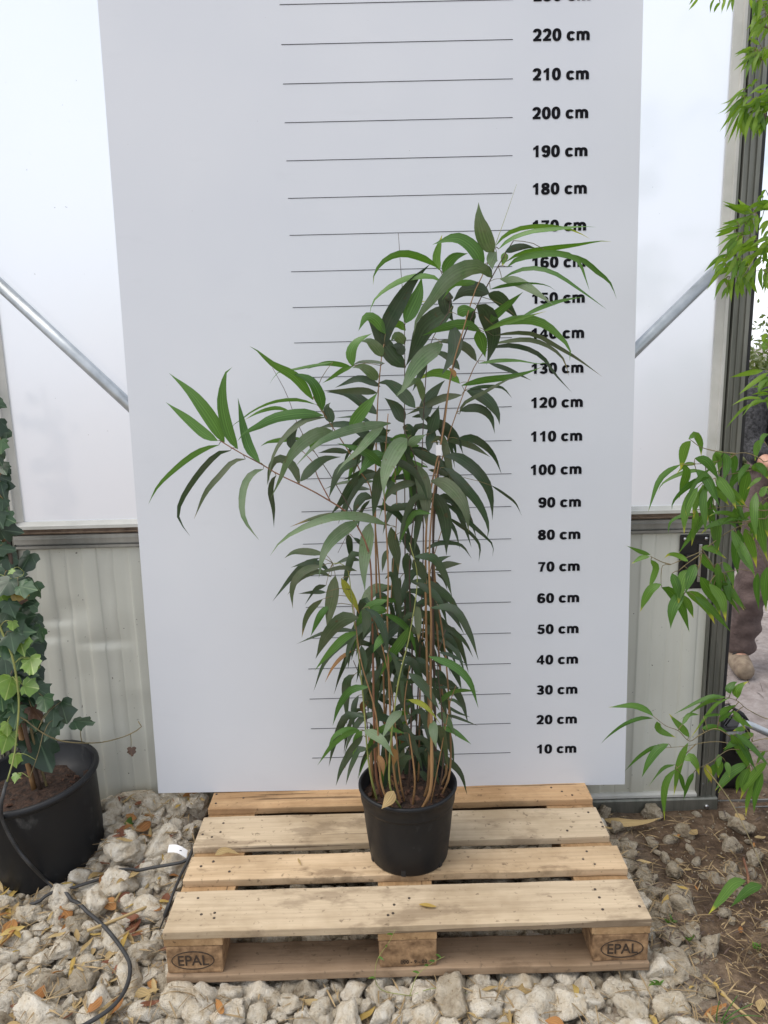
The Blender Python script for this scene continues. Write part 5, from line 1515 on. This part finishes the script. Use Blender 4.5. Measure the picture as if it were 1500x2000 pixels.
# weeds
def weed(name, stems, label, mat='culm_green', r=.0011, leaves=True, group=None):
    b = Vector(stems[0][0]); root = empty(name, b, label, 'weed', group)
    for st in stems:
        P = cat_rom(st, 14); tube('stem', P, [r*(1-.6*i/14) for i in range(15)], mat, root, 5)
        if leaves:
            for k in (6, 9, 11, 13):
                d = Vector((rq.uniform(-1, 1), rq.uniform(-.6, .3), rq.uniform(.1, .8))).normalized()*.02
                leaf_obj(cat_rom([P[k], P[k]+d*.5, P[k]+d+Vector((0, 0, -.004))], 10), .005, 'leaf_fresh', root)
    return root
g_ = lambda x, y, Y: W(x, y, Y)
b0 = WZ(800, 1945, -.01)
weed('weed', [[b0, g_(815, 1905, b0.y+.02), g_(845, 1880, b0.y+.03), g_(868, 1868, b0.y+.03)], [b0, g_(850, 1930, b0.y), g_(905, 1938, b0.y-.01), g_(960, 1955, b0.y-.01)], [b0, g_(740, 1930, b0.y+.01), g_(735, 1880, b0.y+.02), g_(760, 1840, b0.y+.02), g_(772, 1815, b0.y+.02)]], 'thin pale weed growing from stones before the middle pallet block')
b1 = WZ(1400, 2010, -.02)
weed('grass_tuft', [[b1, g_(1420, 1975, b1.y), g_(1440, 1945, b1.y)], [b1, g_(1400, 1980, b1.y), g_(1405, 1955, b1.y)], [b1, g_(1440, 1985, b1.y), g_(1490, 1985, b1.y)], [b1, g_(1430, 1980, b1.y), g_(1470, 1960, b1.y)]], 'green grass tuft in the soil below the broad-leaved bamboo', 'leaf_green', .0022, False)
for px, py in ((1350, 1845), (1480, 1860), (1285, 1930), (1310, 1810), (1395, 1850)):
    b2 = WZ(px, py, -.02); weed('seedling', [[b2, b2+Vector((.004, 0, .012)), b2+Vector((.0, -.004, .024))], [b2, b2+Vector((-.006, 0, .010)), b2+Vector((-.014, -.004, .018))]], 'tiny green seedling growing in the straw-covered soil', group='seedlings on the soil')

# ------------------------------------------------------------------ black counterweight with pipe behind the door edge
tw = empty('pipe_stand', (1.20, 0.86, -0.035), 'dark block with a bent grey metal pipe standing behind the door edge', 'stand')
bk = box('block', (1.135, 1.245, 0.82, 0.93, -0.035, 0.205), 'blackmetal', tw, bev=.02, jit=.006, cuts=6)
box('bracket', (1.150, 1.215, 0.800, 0.8195, 0.150, 0.195), 'alu', tw, bev=.002)
tube('pipe', cat_rom([Vector((1.197, .806, .12)), Vector((1.195, .806, .20)), Vector((1.203, .800, .232)), Vector((1.232, .79, .226)), Vector((1.288, .78, .200))], 20), .0125, 'galv', tw, 12)
for k in range(5): tube('wire', cat_rom([Vector((1.12+.01*k, .85, .20)), Vector((1.15+.012*k, .84, .285-.006*k)), Vector((1.19+.010*k, .83, .262-.008*k)), Vector((1.215+.008*k, .85, .20))], 12), .003, 'rubber', tw, 5)

# ------------------------------------------------------------------ person past the door
def skin(name, verts, edges, radii, mat, parent, sub=2, root=0):
    me = bpy.data.meshes.new(name); me.from_pydata([tuple(v) for v in verts], edges, []); o = bpy.data.objects.new(name, me); C.objects.link(o)
    sk = o.modifiers.new('skin', 'SKIN'); sk.use_smooth_shade = True
    for i, r in enumerate(radii):
        d = me.skin_vertices[0].data[i]; d.radius = (r, r) if not isinstance(r, tuple) else r; d.use_root = (i == root)
    ss = o.modifiers.new('sub', 'SUBSURF'); ss.levels = sub; ss.render_levels = sub
    dg = bpy.context.evaluated_depsgraph_get(); m2 = bpy.data.meshes.new_from_object(o.evaluated_get(dg)); bpy.data.objects.remove(o)
    m2.materials.clear(); m2.materials.append(M[mat]); m2.polygons.foreach_set('use_smooth', [True]*len(m2.polygons))
    m2.transform(parent_matrix(parent).inverted()); m2.name = name
    ob = bpy.data.objects.new(name, m2); return link(ob, parent)
M['skin'] = simple('skin', (0.42, 0.22, 0.15), (0.55, 0.31, 0.22), 20, 0.5)
M['fleece'] = simple('grey_fleece', (0.010, 0.010, 0.011), (0.075, 0.075, 0.08), 70, 0.95, bs=.8, bd=.01)
M['trouser'] = simple('brown_trousers', (0.055, 0.038, 0.034), (0.15, 0.105, 0.095), 9, 0.9, bs=.8, bd=.03)
M['boot'] = simple('muddy_boot', (0.14, 0.10, 0.07), (0.30, 0.24, 0.17), 25, 0.9, bs=.5)
M['hair'] = simple('dark_hair', (0.02, 0.014, 0.01), (0.05, 0.035, 0.025), 60, 0.6)
gz = gh(1.9, 1.9)
per = empty('person', (1.88, 1.9, gz), 'person in dark grey fleece and brown trousers standing outside past the door edge', 'person')
v_ = lambda x, y, z: Vector((x, y, z+gz+.0))
Hp, Ch, Nk = v_(1.90, 1.92, .93), v_(1.90, 1.92, 1.30), v_(1.90, 1.91, 1.46)
RSh, REl, RHd = v_(1.725, 1.91, 1.385), v_(1.672, 1.86, 1.10), v_(1.700, 1.70, 1.015)
LSh, LEl, LHd = v_(2.075, 1.93, 1.385), v_(2.14, 1.90, 1.10), v_(1.98, 1.70, 1.02)
RH, RK, RA, RTo = v_(1.80, 1.92, .90), v_(1.745, 1.86, .50), v_(1.690, 1.87, .09), v_(1.655, 1.72, .045)
LH, LK, LA, LTo = v_(2.00, 1.93, .90), v_(2.03, 1.90, .50), v_(2.05, 1.97, .09), v_(2.07, 1.82, .045)
skin('body', [Hp, Ch, Nk, v_(1.90, 1.89, 1.56), v_(1.90, 1.885, 1.66), v_(1.90, 1.89, 1.74), RSh, REl, RHd, LSh, LEl, LHd, RH, RK, RA, RTo, LH, LK, LA, LTo],
     [(0, 1), (1, 2), (2, 3), (3, 4), (4, 5), (1, 6), (6, 7), (7, 8), (1, 9), (9, 10), (10, 11), (0, 12), (12, 13), (13, 14), (14, 15), (0, 16), (16, 17), (17, 18), (18, 19)],
     [.12, .13, .055, .062, .085, .06, .05, .038, .028, .05, .038, .028, .08, .055, .04, .03, .08, .055, .04, .03], 'skin', per)
skin('sweater', [v_(1.90, 1.92, .82), v_(1.90, 1.92, 1.0), v_(1.90, 1.92, 1.28), v_(1.90, 1.91, 1.42), RSh, (RSh+REl)/2+Vector((-.01, 0, 0)), REl, (REl+RHd*2)/3, LSh, (LSh+LEl)/2, LEl, (LEl+LHd*2)/3],
     [(0, 1), (1, 2), (2, 3), (2, 4), (4, 5), (5, 6), (6, 7), (2, 8), (8, 9), (9, 10), (10, 11)], [(.19, .14), (.17, .13), (.165, .125), .08, .075, .07, .064, .052, .075, .07, .064, .052], 'fleece', per)
skin('trousers', [v_(1.90, 1.92, .90), RH, (RH+RK)/2, RK, (RK+RA)/2, RA+Vector((0, .01, -.04)), LH, (LH+LK)/2, LK, (LK+LA)/2, LA+Vector((0, .01, -.04))],
     [(0, 1), (1, 2), (2, 3), (3, 4), (4, 5), (0, 6), (6, 7), (7, 8), (8, 9), (9, 10)], [.14, .108, .10, .085, .078, .070, .108, .10, .085, .078, .070], 'trouser', per, 3)
for v in bpy.data.objects['trousers'].data.vertices:
    q = v.co; k = 0.4+0.6*sm(0.75, 0.3, q.z); v.co += Vector((noise.noise((q.x*9, q.y*9, q.z*16+q.x*8)), noise.noise((q.x*9+5, q.y*9, q.z*16-q.x*8)), 0))*0.022*k
for a, t in ((RA, RTo), (LA, LTo)):
    bt = skin('boot', [a+Vector((0, .015, .06)), a+Vector((0, .02, -.03)), (a+t)/2+Vector((0, 0, -.012)), t+Vector((0, -.03, -.002))], [(0, 1), (1, 2), (2, 3)], [.060, .056, .054, .044], 'boot', per)
    for k in range(4):
        c = a.lerp(t, .25+.12*k)+Vector((0, -.005, .045-.012*k)); tube('lace', cat_rom([c+Vector((-.035, .01, -.012)), c+Vector((0, -.004, .004)), c+Vector((.035, .01, -.012))], 6), .003, 'hose', bt, 5)
skin('hair', [v_(1.90, 1.91, 1.70), v_(1.90, 1.92, 1.77), v_(1.90, 1.97, 1.66)], [(0, 1), (0, 2)], [.10, .075, .06], 'hair', per)
skin('nose', [v_(1.90, 1.81, 1.655), v_(1.90, 1.795, 1.63)], [(0, 1)], [.012, .016], 'skin', per, 1)
for s in (-1, 1): skin('eye', [v_(1.90+s*.033, 1.812, 1.668), v_(1.90+s*.033, 1.808, 1.666)], [(0, 1)], [.011, .009], 'rubber', per, 1)
skin('mouth', [v_(1.878, 1.808, 1.598), v_(1.90, 1.803, 1.596), v_(1.922, 1.808, 1.598)], [(0, 1), (1, 2)], [.004, .006, .004], 'culm_red', per, 1)
for hd, s in ((RHd, 1), (LHd, -1)):
    vs, es, rr = [hd, hd+Vector((s*.022, -.035, -.004)), hd+Vector((s*.040, -.062, -.006))], [(0, 1), (1, 2)], [.028, .034, .030]
    for k in range(4):
        b_ = len(vs); z_ = .030-.020*k; base = hd+Vector((s*.035, -.066, z_-.004))
        vs += [base, base+Vector((s*.020, -.026, .0)), base+Vector((s*.044, -.020, -.002)), base+Vector((s*.048, .004, -.004))]; es += [(2, b_), (b_, b_+1), (b_+1, b_+2), (b_+2, b_+3)]; rr += [.0105, .0095, .009, .008]
    b_ = len(vs); vs += [hd+Vector((s*.03, -.030, .034)), hd+Vector((s*.056, -.045, .040)), hd+Vector((s*.074, -.048, .030))]; es += [(1, b_), (b_, b_+1), (b_+1, b_+2)]; rr += [.013, .011, .009]
    skin('hand', vs, es, rr, 'skin', per, 1)
hp = RHd+Vector((.055, -.078, .004)); P = [hp+Vector((-.03, 0, -.006)), hp, LHd+Vector((-.055, -.078, .004)), LHd+Vector((.35, -.05, .12))]
tag(tube('tool_handle', cat_rom(P, 16), .010, 'rubber', None, 8), 'dark tool handle gripped in the hands of the person past the door', 'tool')

# ------------------------------------------------------------------ shrubs in the yard
M['bush_a'] = mk_leaf('bush_olive', (0.07, 0.10, 0.03), (0.15, 0.19, 0.06), trans=0.3)
M['bush_b'] = mk_leaf('bush_grey', (0.14, 0.16, 0.075), (0.24, 0.25, 0.12), trans=0.3)
M['bark'] = simple('bark', (0.08, 0.06, 0.045), (0.18, 0.14, 0.10), 20, 0.9)
def bush(x, y, rx, h, n, seed, mat, label):
    r_ = random.Random(seed); root = empty('shrub', (x, y, gh(x, y)), label, 'shrub', 'shrubs in the yard'); z0 = gh(x, y)
    ends = []
    for k in range(9):
        a = r_.uniform(0, 6.28); e = Vector((x+cos(a)*rx*r_.uniform(.3, .85), y+sin(a)*rx*r_.uniform(.3, .85), z0+h*r_.uniform(.5, .95)))
        P = cat_rom([Vector((x+cos(a)*.06, y+sin(a)*.06, z0-.02)), Vector((x+cos(a)*rx*.2, y+sin(a)*rx*.2, z0+h*.35)), e], 12); tube('trunk', P, [.022*(1-.75*i/12) for i in range(13)], 'bark', root, 6); ends += P[4:]
    V, Fc, UV = [], [], []
    cl = [(e+Vector((r_.gauss(0, .18), r_.gauss(0, .18), r_.gauss(0, .14)))) for e in ends for _ in range(2)]
    for _ in range(n):
        c = r_.choice(cl)+Vector((r_.gauss(0, .09), r_.gauss(0, .09), r_.gauss(0, .09))); L = r_.uniform(.045, .085)
        if c.z < z0+.02: continue
        d = Vector((r_.gauss(0, 1), r_.gauss(0, 1), r_.gauss(.3, .8))).normalized(); s_ = d.cross(Vector((r_.gauss(0, 1), r_.gauss(0, 1), 1))).normalized()*L*.22; o_ = len(V)
        V += [c, c+d*L*.5-s_, c+d*L, c+d*L*.5+s_]; UV += [(.5, 0), (0, .5), (.5, 1), (1, .5)]; Fc.append((o_, o_+1, o_+2, o_+3))
    mesh('crown', V, Fc, mat, root, UV)
bush(3.35, 5.1, .75, 1.85, 20000, 1, 'bush_a', 'olive green shrub standing beyond the person past the door')
bush(2.85, 4.3, .6, 1.25, 14000, 2, 'bush_b', 'low grey-green shrub standing just past the door post')
bush(4.6, 6.0, .9, 2.0, 7000, 3, 'bush_a', 'large olive shrub at the far right of the yard')
